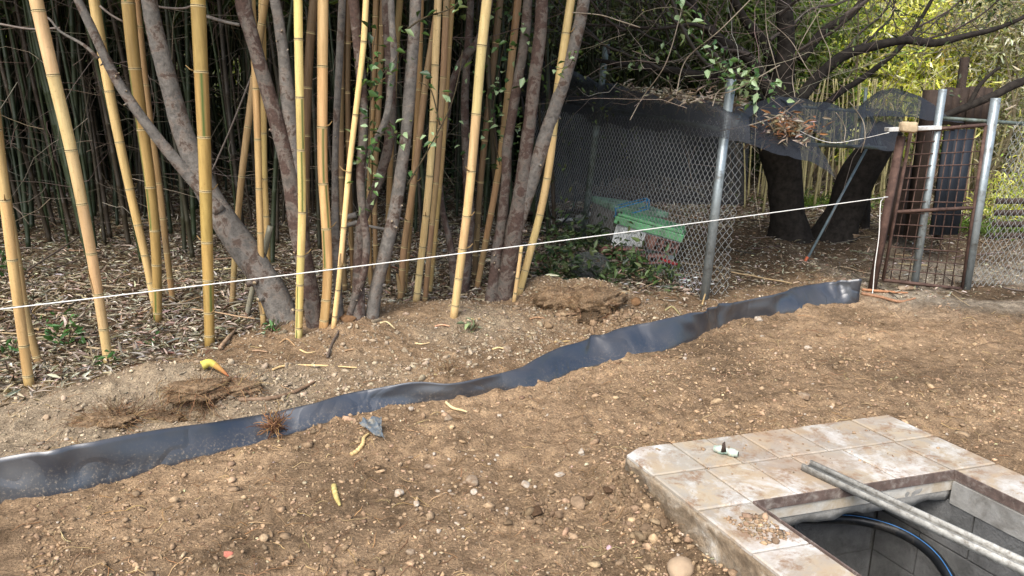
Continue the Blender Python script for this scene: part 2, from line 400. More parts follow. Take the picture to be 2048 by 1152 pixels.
simple('rust_frame', lin(104, 88, 80), .8, .2, var=.4, scale=30, dirt=lin(150, 140, 130), dirt_amt=.3, dirt_scale=20)
simple('cord', lin(232, 230, 222), .8, var=.1, scale=50)
simple('cement', lin(150, 148, 142), .92, var=.25, scale=10, dirt=lin(108, 104, 96), dirt_amt=.45, dirt_scale=5, bump=.5, bscale=60)
simple('cement_block', lin(112, 112, 110), .95, var=.3, scale=14, dirt=lin(84, 84, 82), dirt_amt=.5, dirt_scale=4, bump=.9, bscale=90)
simple('mortar', lin(96, 95, 90), .95, var=.3, scale=40, bump=.8, bscale=90)
simple('metal_bar', lin(168, 166, 158), .65, .1, var=.35, scale=26, dirt=lin(120, 115, 106), dirt_amt=.4, dirt_scale=45)
simple('hose_black', lin(26, 28, 30), .38, var=.4, scale=20, dirt=lin(70, 66, 60), dirt_amt=.3, dirt_scale=18, bump=.1)
simple('hose_blue', lin(62, 116, 168), .45, var=.2, scale=20, bump=0)
simple('pole_teal', lin(112, 128, 134), .5, .2, var=.25, scale=14)
simple('orange_cap', lin(176, 92, 60), .6, var=.15)
simple('wood_dark', lin(64, 52, 44), .9, var=.4, scale=12, bump=.6)
simple('wood_grey', lin(120, 115, 108), .9, var=.35, scale=12, bump=.6)
simple('wood_pale', lin(186, 166, 134), .9, var=.3, scale=25, bump=.5)
simple('sheet_white', lin(205, 205, 200), .7, var=.15, scale=8, dirt=lin(140, 134, 124), dirt_amt=.45)
simple('sheet_dark', lin(32, 38, 46), .7, var=.4, scale=4)
simple('plastic_green', lin(118, 196, 132), .5, var=.2, scale=5, dirt=lin(98, 128, 96), dirt_amt=.5, dirt_scale=6, bump=.05)
simple('plastic_green_dull', lin(128, 166, 136), .6, var=.3, scale=5, dirt=lin(84, 100, 84), dirt_amt=.5, dirt_scale=6, bump=.05)
simple('foam_white', lin(226, 228, 224), .8, var=.12, scale=9, dirt=lin(140, 138, 130), dirt_amt=.35, dirt_scale=6)
simple('plastic_blue', lin(40, 128, 176), .5, var=.2, scale=10, bump=0)
simple('hollow_brick', lin(136, 98, 86), .92, var=.3, scale=18, dirt=lin(120, 96, 82), dirt_amt=.4, bump=.6)
simple('plastic_red', lin(170, 60, 56), .6, var=.2)
simple('fitting', lin(150, 186, 170), .6, var=.3, scale=30, dirt=lin(196, 192, 178), dirt_amt=.6, dirt_scale=30)
simple('scrap', lin(88, 97, 104), .6, var=.4, scale=20, dirt=lin(150, 140, 120), dirt_amt=.4, dirt_scale=30, bump=.5)
simple('clay', lin(162, 140, 114), .85, var=.2, scale=12, dirt=lin(160, 140, 116), dirt_amt=.4)
simple('stone_red', lin(176, 108, 90), .9, var=.2, scale=40, bump=.5)
simple('stone', lin(158, 143, 122), .9, var=.35, scale=26, dirt=lin(122, 100, 78), dirt_amt=.75, dirt_scale=22, bump=.6, bscale=70)
simple('stone_white', lin(190, 180, 164), .9, var=.25, scale=26, dirt=lin(140, 118, 94), dirt_amt=.65, dirt_scale=26, bump=.6, bscale=70)
simple('clod', lin(120, 92, 66), .97, var=.45, scale=30, bump=1.0, bscale=70, spec=.1)
simple('soil_dark', lin(82, 64, 48), .97, var=.45, scale=30, bump=1.0, bscale=70, spec=.1)
def net_mat():
    m, n, l, b = newmat('net')
    uv = n.new('ShaderNodeUVMap')
    mp = n.new('ShaderNodeMapping'); mp.inputs['Scale'].default_value = (1, 1, 1); l.new(uv.outputs[0], mp.inputs[0])
    sx = n.new('ShaderNodeSeparateXYZ'); l.new(mp.outputs[0], sx.inputs[0])
    def stripes(o):
        f = n.new('ShaderNodeMath'); f.operation = 'FRACT'; l.new(o, f.inputs[0])
        g = n.new('ShaderNodeMath'); g.operation = 'LESS_THAN'; l.new(f.outputs[0], g.inputs[0]); g.inputs[1].default_value = .43; return g.outputs[0]
    mx = n.new('ShaderNodeMath'); mx.operation = 'MAXIMUM'; l.new(stripes(sx.outputs[0]), mx.inputs[0]); l.new(stripes(sx.outputs[1]), mx.inputs[1])
    b.inputs['Base Color'].default_value = (*lin(44, 47, 52), 1); b.inputs['Roughness'].default_value = .6
    tr = n.new('ShaderNodeBsdfTransparent'); ms = n.new('ShaderNodeMixShader')
    l.new(mx.outputs[0], ms.inputs[0]); l.new(tr.outputs[0], ms.inputs[1]); l.new(b.outputs[0], ms.inputs[2]); l.new(ms.outputs[0], n['Material Output'].inputs[0])
net_mat()
def plastic_mat():
    m, n, l, b = newmat('black_sheet'); co = objco(n)
    t = noise_n(n, l, 85, 8, .8, co, .2); r = ramp(n, [(.54, (0, 0, 0)), (.66, (1, 1, 1))]); l.new(t.outputs['Fac'], r.inputs[0])
    t2 = noise_n(n, l, 3, 3, .6, co); r2 = ramp(n, [(.4, (0, 0, 0)), (.7, (.55, .55, .55))]); l.new(t2.outputs['Fac'], r2.inputs[0])
    a = n.new('ShaderNodeAttribute'); a.attribute_name = 'Col'
    sp = n.new('ShaderNodeSeparateColor'); l.new(a.outputs['Color'], sp.inputs[0])
    f0 = mixc(n, l, 1.0, r.outputs[0], sp.outputs[0], 'MULTIPLY'); f = mixc(n, l, 1.0, f0, (1, 1, 1), 'MULTIPLY')
    f2 = mixc(n, l, 1.0, r2.outputs[0], (.25, .25, .25), 'MULTIPLY'); f = mixc(n, l, 1.0, f, f2, 'ADD')
    b.inputs['Coat Weight'].default_value = .3; b.inputs['Coat Roughness'].default_value = .3
    c = mixc(n, l, f, lin(42, 48, 57), lin(150, 136, 114)); l.new(c, b.inputs['Base Color'])
    rr = ramp(n, [(0, (.34, .34, .34)), (.5, (.62, .62, .62))]); l.new(f, rr.inputs[0]); l.new(rr.outputs[0], b.inputs['Roughness'])
    b.inputs['Specular IOR Level'].default_value = 1.0
    t4 = noise_n(n, l, 3.4, 1.5, .4, co, 1.0); sb = n.new('ShaderNodeMath'); sb.operation = 'SUBTRACT'; l.new(t4.outputs['Fac'], sb.inputs[0]); sb.inputs[1].default_value = .5
    ab = n.new('ShaderNodeMath'); ab.operation = 'ABSOLUTE'; l.new(sb.outputs[0], ab.inputs[0]); mn = n.new('ShaderNodeMath'); mn.operation = 'MINIMUM'; l.new(ab.outputs[0], mn.inputs[0]); mn.inputs[1].default_value = .09
    bumpn(n, l, mn.outputs[0], b, .26, .12)
plastic_mat()
def tile_mat():
    m, n, l, b = newmat('tile'); co = n.new('ShaderNodeTexCoord').outputs['Object']
    g = n.new('ShaderNodeNewGeometry'); pos = g.outputs['Position']
    oi = n.new('ShaderNodeObjectInfo')
    t = noise_n(n, l, 5, 8, .7, pos, .6); r = ramp(n, [(.28, lin(148, 126, 101)), (.42, lin(168, 155, 134)), (.55, lin(154, 149, 140)), (.68, lin(180, 174, 162))]); l.new(t.outputs['Fac'], r.inputs[0])
    ro = ramp(n, [(0, (.86, .84, .82)), (.5, (1.0, .97, .92)), (1, (1.06, 1.02, .96))]); l.new(oi.outputs['Random'], ro.inputs[0])
    c = mixc(n, l, 1.0, r.outputs[0], ro.outputs[0], 'MULTIPLY')
    t2 = noise_n(n, l, 3.2, 10, .75, pos, .3); r2 = ramp(n, [(.48, (0, 0, 0)), (.6, (.9, .9, .9))]); l.new(t2.outputs['Fac'], r2.inputs[0])
    t7 = noise_n(n, l, 1.9, 6, .65, pos, .3); r7 = ramp(n, [(.44, (0, 0, 0)), (.7, (.5, .5, .5))]); l.new(t7.outputs['Fac'], r7.inputs[0])
    c = mixc(n, l, r2.outputs[0], c, lin(200, 200, 195)); c = mixc(n, l, r7.outputs[0], c, lin(150, 118, 88))
    t3 = noise_n(n, l, 11, 9, .78, pos, .2); r3 = ramp(n, [(.52, (0, 0, 0)), (.62, (.85, .85, .85))]); l.new(t3.outputs['Fac'], r3.inputs[0])
    c = mixc(n, l, r3.outputs[0], c, lin(132, 104, 78))
    l.new(c, b.inputs['Base Color']); b.inputs['Roughness'].default_value = .75
    bumpn(n, l, t3.outputs['Fac'], b, .3, .006)
tile_mat()
def slabside_mat():
    m, n, l, b = newmat('slab_concrete'); g = n.new('ShaderNodeNewGeometry'); pos = g.outputs['Position']
    t = noise_n(n, l, 7, 8, .7, pos, .5); r = ramp(n, [(.3, lin(104, 86, 66)), (.5, lin(148, 130, 106)), (.62, lin(176, 164, 146)), (.75, lin(222, 220, 214))]); l.new(t.outputs['Fac'], r.inputs[0])
    t2 = noise_n(n, l, 30, 8, .75, pos); r2 = ramp(n, [(.35, (.6, .6, .6)), (.65, (1.2, 1.2, 1.2))]); l.new(t2.outputs['Fac'], r2.inputs[0])
    l.new(mixc(n, l, 1.0, r.outputs[0], r2.outputs[0], 'MULTIPLY'), b.inputs['Base Color']); b.inputs['Roughness'].default_value = .93
    bumpn(n, l, t2.outputs['Fac'], b, .8, .015)
slabside_mat()
simple('grout', lin(190, 186, 176), .9, var=.2, scale=24, dirt=lin(170, 156, 134), dirt_amt=.5, dirt_scale=8)

# ---------------------------------------------------------------- ground (one sheet, finer near the camera)
def axis(lo, hi, step, far_lo, far_hi, g=1.09):
    a = list(np.arange(lo, hi, step)); s = step; x = hi
    while x < far_hi: a.append(x); s = min(s * g, 6); x += s
    s = step; x = lo - step; b = []
    while x > far_lo: b.append(x); s = min(s * g, 6); x -= s
    return np.array(b[::-1] + a)
gx = axis(-3.2, 3.9, .0135, -90, 90); gy = axis(1.75, 6.6, .0135, -12, 120)
X, Y = np.meshgrid(gx, gy, indexing='ij')
Z = height(X, Y)
ss, tt = slab_st(X, Y)
inslab = (ss > -.03) & (ss < SLAB_W + .03) & (tt > -.03) & (tt < SLAB_L + .03)
Z = np.where(inslab, np.minimum(Z, .03), Z)
LBW = np.array([gp(*q)[:2] for q in [(-700, 930), (0, 806), (150, 772), (300, 742), (450, 698), (560, 672), (640, 650), (760, 620), (900, 606), (1010, 600), (1100, 572), (1330, 592), (1430, 604), (1560, 585), (1720, 566), (1790, 600), (2048, 640), (2600, 700)]])
LBW = LBW[np.argsort(LBW[:, 0])]
def litter_d(x, y): return y - np.interp(x, LBW[:, 0], LBW[:, 1])
SOIL, BANK, FLOOR = lin(162, 137, 109), lin(174, 157, 133), lin(104, 88, 70)
d = Y - strip_y(X); bk = (sstep(.03, .12, d) * sstep(3.2, 2.8, X))[..., None]
pale = (sstep(-.25, .35, fbm(X, Y, 1.1, 3, 21)) * sstep(.9, -.6, X))[..., None]
col = SOIL * (1 + .28 * sstep(-.1, .5, fbm(X, Y, .8, 3, 22)))[..., None] * (1 - .34 * sstep(0, .5, fbm(X, Y, 2.2, 4, 23)))[..., None]
qs = X * .35 - Y * .94; col = col * (1 + .3 * fbm(qs * 7 + .5 * fbm(X, Y, 1.2, 2, 27), X * .45, 1.0, 4, 28) * sstep(-.4, .2, fbm(X, Y, .6, 2, 29)))[..., None]
col = col * (1 - bk) + (BANK * pale + SOIL * .92 * (1 - pale)) * bk
ld = sstep(-.15, .25, litter_d(X, Y) + .15 * fbm(X, Y, 3, 2, 24))[..., None]
col = col * (1 - ld) + FLOOR * ld
rub = (sstep(2.6, 3.2, X) * sstep(5.0, 5.7, Y) * sstep(8.0, 6.6, Y) * sstep(-.3, .2, fbm(X, Y, 1.5, 3, 26)))[..., None]; col = col * (1 - rub) + lin(168, 156, 138) * rub
green = sstep(14, 20, Y)[..., None]; col = col * (1 - green) + lin(84, 88, 60) * green
nx, ny = len(gx), len(gy)
ii = np.arange(nx * ny).reshape(nx, ny)
Q = np.stack([ii[:-1, :-1], ii[1:, :-1], ii[1:, 1:], ii[:-1, 1:]], -1)
s1, t1 = slab_st((X[:-1, :-1] + X[1:, 1:]) / 2, (Y[:-1, :-1] + Y[1:, 1:]) / 2)
keep = ~((s1 > .06) & (s1 < SLAB_W - .06) & (t1 > .06) & (t1 < SLAB_L - .06))
me = mesh_np('ground', np.stack([X, Y, Z], -1).reshape(-1, 3), Q[keep], 'soil', col.reshape(-1, 3), True)
tag(link('ground', me), 'bare brown soil and leaf covered woodland floor', kind='structure')

# ---------------------------------------------------------------- root barrier (black plastic strip)
P = []
for (u, v, h, lean) in STRIP:
    f = gph(u, v); tp_ = at(u, h, f[1] + lean); P.append((f[0], f[1], f[2], tp_[2] - f[2], lean))
P = smooth_path(np.array(P), .025)
tn = np.gradient(P[:, :2], axis=0); tn /= np.linalg.norm(tn, axis=1)[:, None]; nrm = np.stack([-tn[:, 1], tn[:, 0]], 1)
arc = np.concatenate([[0], np.cumsum(np.linalg.norm(np.diff(P[:, :2], axis=0), axis=1))])
NR = 13; rows = []; cols = []
wk_ = .25 + .75 * sstep(-1.3, -.6, P[:, 0]); wob = fbm(arc, arc * 0, 2.2, 3, 31) * wk_; wob2 = fbm(arc, arc * 0 + 5, 4.5, 2, 32)
aend = arc[-1]
crease = np.zeros_like(arc)
for cpos, amp in ((1215, .022), (1437, .03), (1300, .012), (160, .02), (1690, .022), (1560, .012)):
    cx = gp(cpos, np.interp(cpos, [q[0] for q in STRIP], [q[1] for q in STRIP]))[0]
    crease += amp * np.exp(-((P[:, 0] - cx) / .045) ** 2)
ztop = np.maximum(P[:, 2], 0) + P[:, 3]
cx = gp(1437, 655)[0]; fan = np.exp(-((P[:, 0] - cx + .1) / .16) ** 2); fan2 = np.exp(-((P[:, 0] - gp(1690, 604)[0]) / .1) ** 2)
def tri(q): return 2 / math.pi * np.arcsin(np.sin(q))
for j in range(NR):
    k = -.35 + 1.35 * j / (NR - 1)
    kk = max(0, k)
    off = P[:, 4] * kk + (.03 * wob + .014 * wob2) * kk ** .7 + crease * math.sin(kk * 2.6) + (.03 * kk * wk_) * (fan * tri((P[:, 0] - cx) * (75 - 30 * kk)) + .8 * fan2 * tri(P[:, 0] * 70) + .3 * tri(arc * 6.1 + 3 * kk + 2 * wob) + .16 * tri(arc * 13.7 - 6 * kk)) + .014 * kk * (1 - kk) * np.sin(arc * 9 + 5 * kk) + .04 * kk * np.exp(-((P[:, 0] - gp(1210, 722)[0] + .1 * (1 - kk)) / .03) ** 2) - .02 * kk * np.exp(-((P[:, 0] - gp(165, 985)[0] + .1 * kk) / .045) ** 2)
    z = np.where(k < 0, P[:, 2] + k * .2, P[:, 2] + (P[:, 3] + .004 * wob2) * k)
    rows.append(np.stack([P[:, 0] + nrm[:, 0] * off, P[:, 1] + nrm[:, 1] * off, z], 1))
    dirt = np.clip(1.15 - kk * 1.5, .06, 1) * np.clip(1.3 - (P[:, 0] + 2) / 3.4, .3, 1); cols.append(np.stack([dirt] * 3, 1))
V = np.stack(rows, 1); m = len(P)
V2 = V + np.concatenate([nrm, np.zeros((m, 1))], 1)[:, None, :] * .003
VV = np.concatenate([V.reshape(-1, 3), V2.reshape(-1, 3)])
i = np.arange(m - 1)[:, None] * NR; j = np.arange(NR - 1)[None]
q1 = np.stack([i + j, i + NR + j, i + NR + j + 1, i + j + 1], -1).reshape(-1, 4); o = m * NR
q2 = q1[:, ::-1] + o
e = np.arange(m - 1) * NR + NR - 1; q3 = np.stack([e, e + NR, e + NR + o, e + o], -1)
j = np.arange(NR - 1); q4 = np.stack([(m - 1) * NR + j, (m - 1) * NR + j + o, (m - 1) * NR + j + 1 + o, (m - 1) * NR + j + 1], -1)
me = mesh_np('root_barrier', VV, [np.concatenate([q1, q2, q3, q4])], 'black_sheet', np.concatenate([np.stack(cols, 1).reshape(-1, 3)] * 2), True)
tag(link('root_barrier', me), 'long black plastic sheet strip standing upright in the soil', 'plastic strip')

# ---------------------------------------------------------------- concrete pit with tiled rim
pit = empty('concrete_pit', (*slab_xy(0, 0), 0), 'open concrete pit with tiled rim in the bottom right corner', 'pit')
POFF = np.array([*slab_xy(0, 0), 0])
def prism(name, poly, z0, z1, mat, parent, jag=None):
    n = len(poly); V = [(x, y, z0) for x, y in poly] + [(x, y, z1) for x, y in poly]
    Qd = [[k, (k + 1) % n, n + (k + 1) % n, n + k] for k in range(n)]
    me = bpy.data.meshes.new(name); me.from_pydata([tuple(np.array(v) - POFF) for v in V], [], Qd + [list(range(n))[::-1], list(range(n, 2 * n))]); me.materials.append(MATS[mat])
    return link(name, me, parent)
def stq(s0, t0, s1, t1): return [slab_xy(s0, t0), slab_xy(s0, t1), slab_xy(s1, t1), slab_xy(s1, t0)]
ZT = .2
# outer side walls, uneven faces, chamfered corner
def rough_wall(name, a, b, z0, z1, thick, mat, amp, seed, parent=pit, ragged=0.0, inward=None):
    a = np.array(a); b = np.array(b); L = np.linalg.norm(b - a); dr = (b - a) / L; nr = np.array([-dr[1], dr[0]]) if inward is None else np.array(inward)
    n = max(3, int(L / .02)); mz = max(3, int((z1 - z0) / .02))
    s = np.linspace(0, 1, n); zz = np.linspace(0, 1, mz)
    A, Bz = np.meshgrid(s, zz, indexing='ij')
    zlo = z0 + ragged * fbm(A * L, A * 0, 9, 4, seed + 4)
    Zc = zlo + (z1 - zlo) * Bz
    off = amp * fbm(A * L, Zc, 12, 4, seed) - amp * .3
    edge = np.minimum(1, np.minimum(Bz, 1 - Bz) * 6 + .15) if ragged == 0 else np.minimum(1, (1 - Bz) * 5 + .1)
    off = -off * edge
    F1 = np.stack([a[0] + dr[0] * A * L + nr[0] * off, a[1] + dr[1] * A * L + nr[1] * off, Zc], -1)
    F2 = np.stack([a[0] + dr[0] * A * L + nr[0] * thick, a[1] + dr[1] * A * L + nr[1] * thick, Zc], -1)
    V = np.concatenate([F1.reshape(-1, 3), F2.reshape(-1, 3)]) - POFF; o = n * mz
    ix = np.arange(o).reshape(n, mz)
    q = np.stack([ix[:-1, :-1], ix[1:, :-1], ix[1:, 1:], ix[:-1, 1:]], -1).reshape(-1, 4)
    def strip(e): return np.stack([e[:-1], e[:-1] + o, e[1:] + o, e[1:]], -1)
    Qs = [q, q[:, ::-1] + o, strip(ix[:, 0]), strip(ix[:, -1])[:, ::-1], strip(ix[0])[:, ::-1], strip(ix[-1])]
    return link(name, mesh_np(name, V, [np.concatenate(Qs)], mat), parent)
CH = .05
rough_wall('side_wall', slab_xy(0, SLAB_L), slab_xy(0, CH), -.15, ZT - .016, .1, 'slab_concrete', .02, 41, inward=E1)
rough_wall('side_wall', slab_xy(0, CH), slab_xy(CH * 1.6, 0), -.15, ZT - .0165, .1, 'slab_concrete', .015, 42, inward=(E1 + E2) / np.linalg.norm(E1 + E2))
rough_wall('side_wall', slab_xy(CH * 1.6, 0), slab_xy(SLAB_W, 0), -.15, ZT - .017, .1, 'slab_concrete', .012, 43, inward=E2)
rough_wall('side_wall', slab_xy(SLAB_W, 0), slab_xy(SLAB_W, SLAB_L), -.15, ZT - .0175, .1, 'slab_concrete', .012, 44, inward=-E1)
# slab plates round the opening (grout coloured top shows between the tiles)
L0 = .085
prism('rim_slab', [slab_xy(.03, CH), slab_xy(.03, SLAB_L), slab_xy(OP_S0, SLAB_L), slab_xy(OP_S0, OP_T0 - .001), slab_xy(SLAB_W - .03, OP_T0 - .001), slab_xy(SLAB_W - .03, .03), slab_xy(CH * 1.5, .03)], L0 + .03, ZT - .012, 'grout', pit)
prism('rim_slab', stq(OP_S1, OP_T0, SLAB_W - .03, SLAB_L), L0 + .03, ZT - .0125, 'grout', pit)
prism('rim_slab', stq(OP_S0 + .001, OP_T1, OP_S1 - .001, SLAB_L), L0 + .03, ZT - .013, 'grout', pit)
# tiles
def tile(poly):
    cx = np.mean([p[0] for p in poly]); cy = np.mean([p[1] for p in poly]); n = len(poly)
    zt = ZT + rng.normal() * .0012; b = .004
    inn = [(cx + (x - cx) * (1 - b / .09), cy + (y - cy) * (1 - b / .09)) for x, y in poly]
    V = [(x - cx, y - cy, -.014) for x, y in poly] + [(x - cx, y - cy, -.004) for x, y in poly] + [(x - cx, y - cy, 0) for x, y in inn]
    Qd = [[k, (k + 1) % n, n + (k + 1) % n, n + k] for k in range(n)] + [[n + k, n + (k + 1) % n, 2 * n + (k + 1) % n, 2 * n + k] for k in range(n)] + [list(range(2 * n, 3 * n))]
    me = bpy.data.meshes.new('tile'); me.from_pydata(V, [], Qd); me.materials.append(MATS['tile'])
    return link('tile', me, pit, (cx - POFF[0], cy - POFF[1], zt))
G = .004
def tq(s0, t0, s1, t1): return [slab_xy(s0 + G, t0 + G), slab_xy(s0 + G, t1 - G), slab_xy(s1 - G, t1 - G), slab_xy(s1 - G, t0 + G)]
T1 = OP_T0 * .47; sL = OP_S0
c1 = [0, sL * 1.05, sL + .17, sL + .33, sL + .56, SLAB_W - .2, SLAB_W]
c2 = [0, sL, sL + .19, sL + .38, sL + .62, OP_S1 - .005, SLAB_W]
for k in range(6):
    p = tq(c1[k], 0, c1[k + 1], T1)
    if k == 0: p = [slab_xy(.003, CH), slab_xy(G, T1 - G), slab_xy(c1[1] - G, T1 - G), slab_xy(c1[1] - G, .004), slab_xy(CH * 1.6, .003)]
    tile(p)
    tile(tq(c2[k], T1, c2[k + 1], OP_T0))
for k in range(5):
    a = OP_T0 + k * .27; tile(tq(0, a, OP_S0, a + .27)); tile(tq(OP_S1, a, SLAB_W, a + .27))
# steel angle round the opening and ragged concrete lip under it
rw = .012
def bar_between(name, a, b, z0, z1, wd, mat, parent, inward, off=POFF):
    a = np.array([*a]); b = np.array([*b]); i2 = np.array(inward) * wd
    V = [(*a, z0), (*b, z0), (*(b + i2), z0), (*(a + i2), z0), (*a, z1), (*b, z1), (*(b + i2), z1), (*(a + i2), z1)]
    me = bpy.data.meshes.new(name); me.from_pydata([tuple(np.array(v) - off) for v in V], [], BOXQ.tolist()); me.materials.append(MATS[mat]); return link(name, me, parent)
bar_between('steel_angle', slab_xy(OP_S0 + .002, OP_T0), slab_xy(OP_S1 - .002, OP_T0), ZT - .038, ZT + .002, .006, 'rust_frame', pit, E2)
bar_between('steel_angle', slab_xy(OP_S1, OP_T0 + .008), slab_xy(OP_S1, OP_T1), ZT - .038, ZT + .002, .006, 'rust_frame', pit, -E1)
bar_between('steel_angle', slab_xy(OP_S0, OP_T0 + .008), slab_xy(OP_S0, OP_T1), ZT - .038, ZT + .003, .006, 'rust_frame', pit, E1)
rough_wall('concrete_lip', slab_xy(OP_S0, OP_T0 - .002), slab_xy(OP_S1, OP_T0 - .002), L0 - .01, ZT - .04, .12, 'cement', .01, 51, ragged=.03, inward=-E2)
rough_wall('concrete_lip', slab_xy(OP_S0 - .002, OP_T0 + .01), slab_xy(OP_S0 - .002, OP_T1), L0, ZT - .04, .1, 'cement', .008, 52, ragged=.02, inward=-E1)
# chamber walls of cement blocks: back wall set .3 m behind the lip, right wall under the opening's edge
BT = OP_T0 - .3; CB = -.95
wallb = prism('back_wall', stq(OP_S0 - .17, BT - .04, OP_S1 + .1, BT), CB, L0 + .028, 'mortar', pit)
wallr = prism('right_wall', stq(OP_S1 + .004, BT + .001, OP_S1 + .12, OP_T1), CB, ZT - .045, 'mortar', pit)
walll = prism('left_wall', stq(OP_S0 - .17, BT + .001, OP_S0 - .14, OP_T1), CB, L0 + .028, 'mortar', pit)
prism('pit_floor', stq(OP_S0 - .2, BT, OP_S1 + .1, OP_T1 + .1), CB - .06, CB + .02, 'mortar', pit)
prism('near_wall', stq(OP_S0 - .2, OP_T1 + .001, OP_S1 + .1, OP_T1 + .09), CB, L0 + .028, 'mortar', pit)
def block(s0, t0, s1, t1, z0, z1, par):
    prism('cement_block', stq(s0, t0, s1, t1), z0, z1, 'cement_block', par)
for r_ in range(5):
    z0 = CB + .03 + r_ * .2; z1 = min(z0 + .192, L0 + .02)
    if z1 - z0 < .04: continue
    o = (r_ % 2) * .2
    s = OP_S0 - .14 - o
    while s < OP_S1:
        a, b = max(s, OP_S0 - .135), min(s + .392, OP_S1 - .012)
        if b - a > .05: block(a, BT - .01, b, BT + .008, z0, z1, wallb)
        s += .4
    t = BT + .012 - o
    while t < OP_T1:
        a, b = max(t, BT + .012), min(t + .392, OP_T1 - .01)
        if b - a > .05: block(OP_S1 - .008, a, OP_S1 + .02, b, z0, z1, wallr); block(OP_S0 - .15, a, OP_S0 - .132, b, z0, z1, walll)
        t += .4
prism('render_coat', stq(OP_S1 - .012, OP_T0 + .01, OP_S1 + .003, OP_T1 - .01), L0 - .02, ZT - .042, 'cement', pit)

# loose things at the pit
b0 = gp(1612, 930, ZT + .014); b1 = gp(2075, 1146, ZT + .014)
bar = empty('metal_bar', tuple(b0), 'long weathered grey metal channel bar laid across the pit opening', 'bar')
dv = (b1 - b0); ln = np.linalg.norm(dv) + .25; dv /= np.linalg.norm(dv); ang = math.atan2(dv[1], dv[0])
bar.rotation_euler = (0, 0, ang)
mb = MB(); mb.add(boxv((0, -.025, -.012), (ln, .025, -.004)), BOXQ); mb.obj('web', 'metal_bar', bar)
for s_ in (-1, 1):
    mb = MB(); mb.add(boxv((0, s_ * .025 - .004, -.0125), (ln, s_ * .025 + .004, .014)), BOXQ); mb.obj('flange', 'metal_bar', bar)
hz = -.04
HP = [gp(1560, 1042, hz), gp(1640, 1037, hz), gp(1715, 1040, hz), gp(1790, 1060, hz), gp(1850, 1095, hz - .01), gp(1890, 1140, hz - .03), gp(1915, 1200, hz - .08), gp(1915, 1290, hz - .2)]
HP[0] = HP[0] + np.array([-.1, .02, .0])
HP = smooth_path(HP, .02)
hose = empty('water_hose', tuple(HP[0]), 'black water hose with a blue stripe curving inside the pit', 'hose')
V, Qd, Td = tube(HP, .021, 14); me = mesh_np('hose_body', V - HP[0], [Qd, Td], 'hose_black', None, True); link('hose_body', me, hose)
T_, N_, B_ = frames(HP)
up = np.array([-.1, -.25, 1.0]); upd = up - T_ * (T_ @ up)[:, None]; upd /= np.linalg.norm(upd, axis=1)[:, None]
V, Qd, Td = tube(HP + upd * .0198, .0024, 5); link('stripe', mesh_np('stripe', V - HP[0], [Qd, Td], 'hose_blue', None, True), hose)
# pipe fitting on the tiles
f0 = gp(1428, 896, ZT + .016); f1 = gp(1476, 908, ZT + .014)
fit = empty('pipe_fitting', tuple(f0), 'small pale green pipe fitting lying on the tiles', 'pipe fitting')
fd = f1 - f0; L_ = np.linalg.norm(fd)
prof = [(0, .0125), (.18, .0145), (.2, .017), (.42, .017), (.44, .0125), (.62, .0125), (.64, .0165), (.86, .0165), (.88, .013), (1, .013)]
V, Qd, Td = tube(np.array([f0 + fd * a for a, r in prof]), np.array([r for a, r in prof]), 14); link('fitting_body', mesh_np('fitting_body', V - f0, [Qd, Td], 'fitting', None), fit)
V, Qd, Td = tube(np.array([f1 - fd * .02, f1 + fd * .015]), .009, 10); link('bore_shade_plug', mesh_np('bore_shade_plug', V - f0, [Qd, Td], 'hose_black', None), fit)  # solid black plug paints the shaded hollow at the open end
mm = gp(1447, 905, ZT + .03) ; mb = MB(); mb.add(np.array([[-.01, 0, .0], [.012, .002, 0], [.004, .003, .045], [-.006, 0, .04], [-.01, .003, 0], [.012, .005, 0], [.004, .006, .045], [-.006, .003, .04]]), [[0, 1, 2, 3], [7, 6, 5, 4], [0, 4, 5, 1], [1, 5, 6, 2], [2, 6, 7, 3], [3, 7, 4, 0]])
o = mb.obj('clamp_tab', 'wood_dark', fit); o.location = tuple(mm - f0)
# soil crumbs lying on the tiles
n = 260; a = rng.random(n); s_ = OP_S0 * (.25 + .6 * rng.random(n)) ; t_ = OP_T0 + .07 + .17 * rng.random(n)
far = rng.random(n) < .35; s_ = np.where(far, rng.random(n) * SLAB_W * .9 + .05, s_); t_ = np.where(far, rng.random(n) * OP_T0 * .9 + .02, t_)
cen = np.array([[*slab_xy(q, r), ZT + .002] for q, r in zip(s_, t_)]); sz = np.where(far, .0025, .0048) * np.exp(rng.normal(size=n) * .5)
V, T, cc = lumps(cen, sz, vcol(SOIL * .8, n)); tag(link('soil_crumbs', mesh_np('soil_crumbs', V, T, 'pebbles', cc)), 'brown soil crumbs scattered on the tiled rim', kind='stuff')
# ---------------------------------------------------------------- yellow bamboos of the front row
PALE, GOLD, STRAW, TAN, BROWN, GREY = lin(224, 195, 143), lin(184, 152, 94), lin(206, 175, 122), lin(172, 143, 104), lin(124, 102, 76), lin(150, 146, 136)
YELL = lin(222, 202, 132); GREEN = lin(74, 104, 50)
def ring_mesh():
    prof = [(-.30, 1.005), (-.26, 1.035), (-.1, 1.05), (0, 1.02), (.03, 1.0), (.06, 1.035), (.16, 1.05), (.24, 1.0)]
    n = 18; V = []; a = np.arange(n) * 2 * math.pi / n
    for z, r in prof: V += [(r * math.cos(t), r * math.sin(t), z) for t in a]
    m = len(prof); i = np.arange(m - 1)[:, None] * n; j = np.arange(n)[None]; k = (j + 1) % n
    Qd = np.stack([i + j, i + k, i + n + k, i + n + j], -1).reshape(-1, 4)
    fm = np.repeat([0, 0, 0, 1, 1, 1, 0], n)
    return mesh_np('node_ring', V, Qd, fmat=fm, mats=['node_pale', 'node_dark'], smooth=True)
RING = ring_mesh()
ZV = Vector((0, 0, 1))
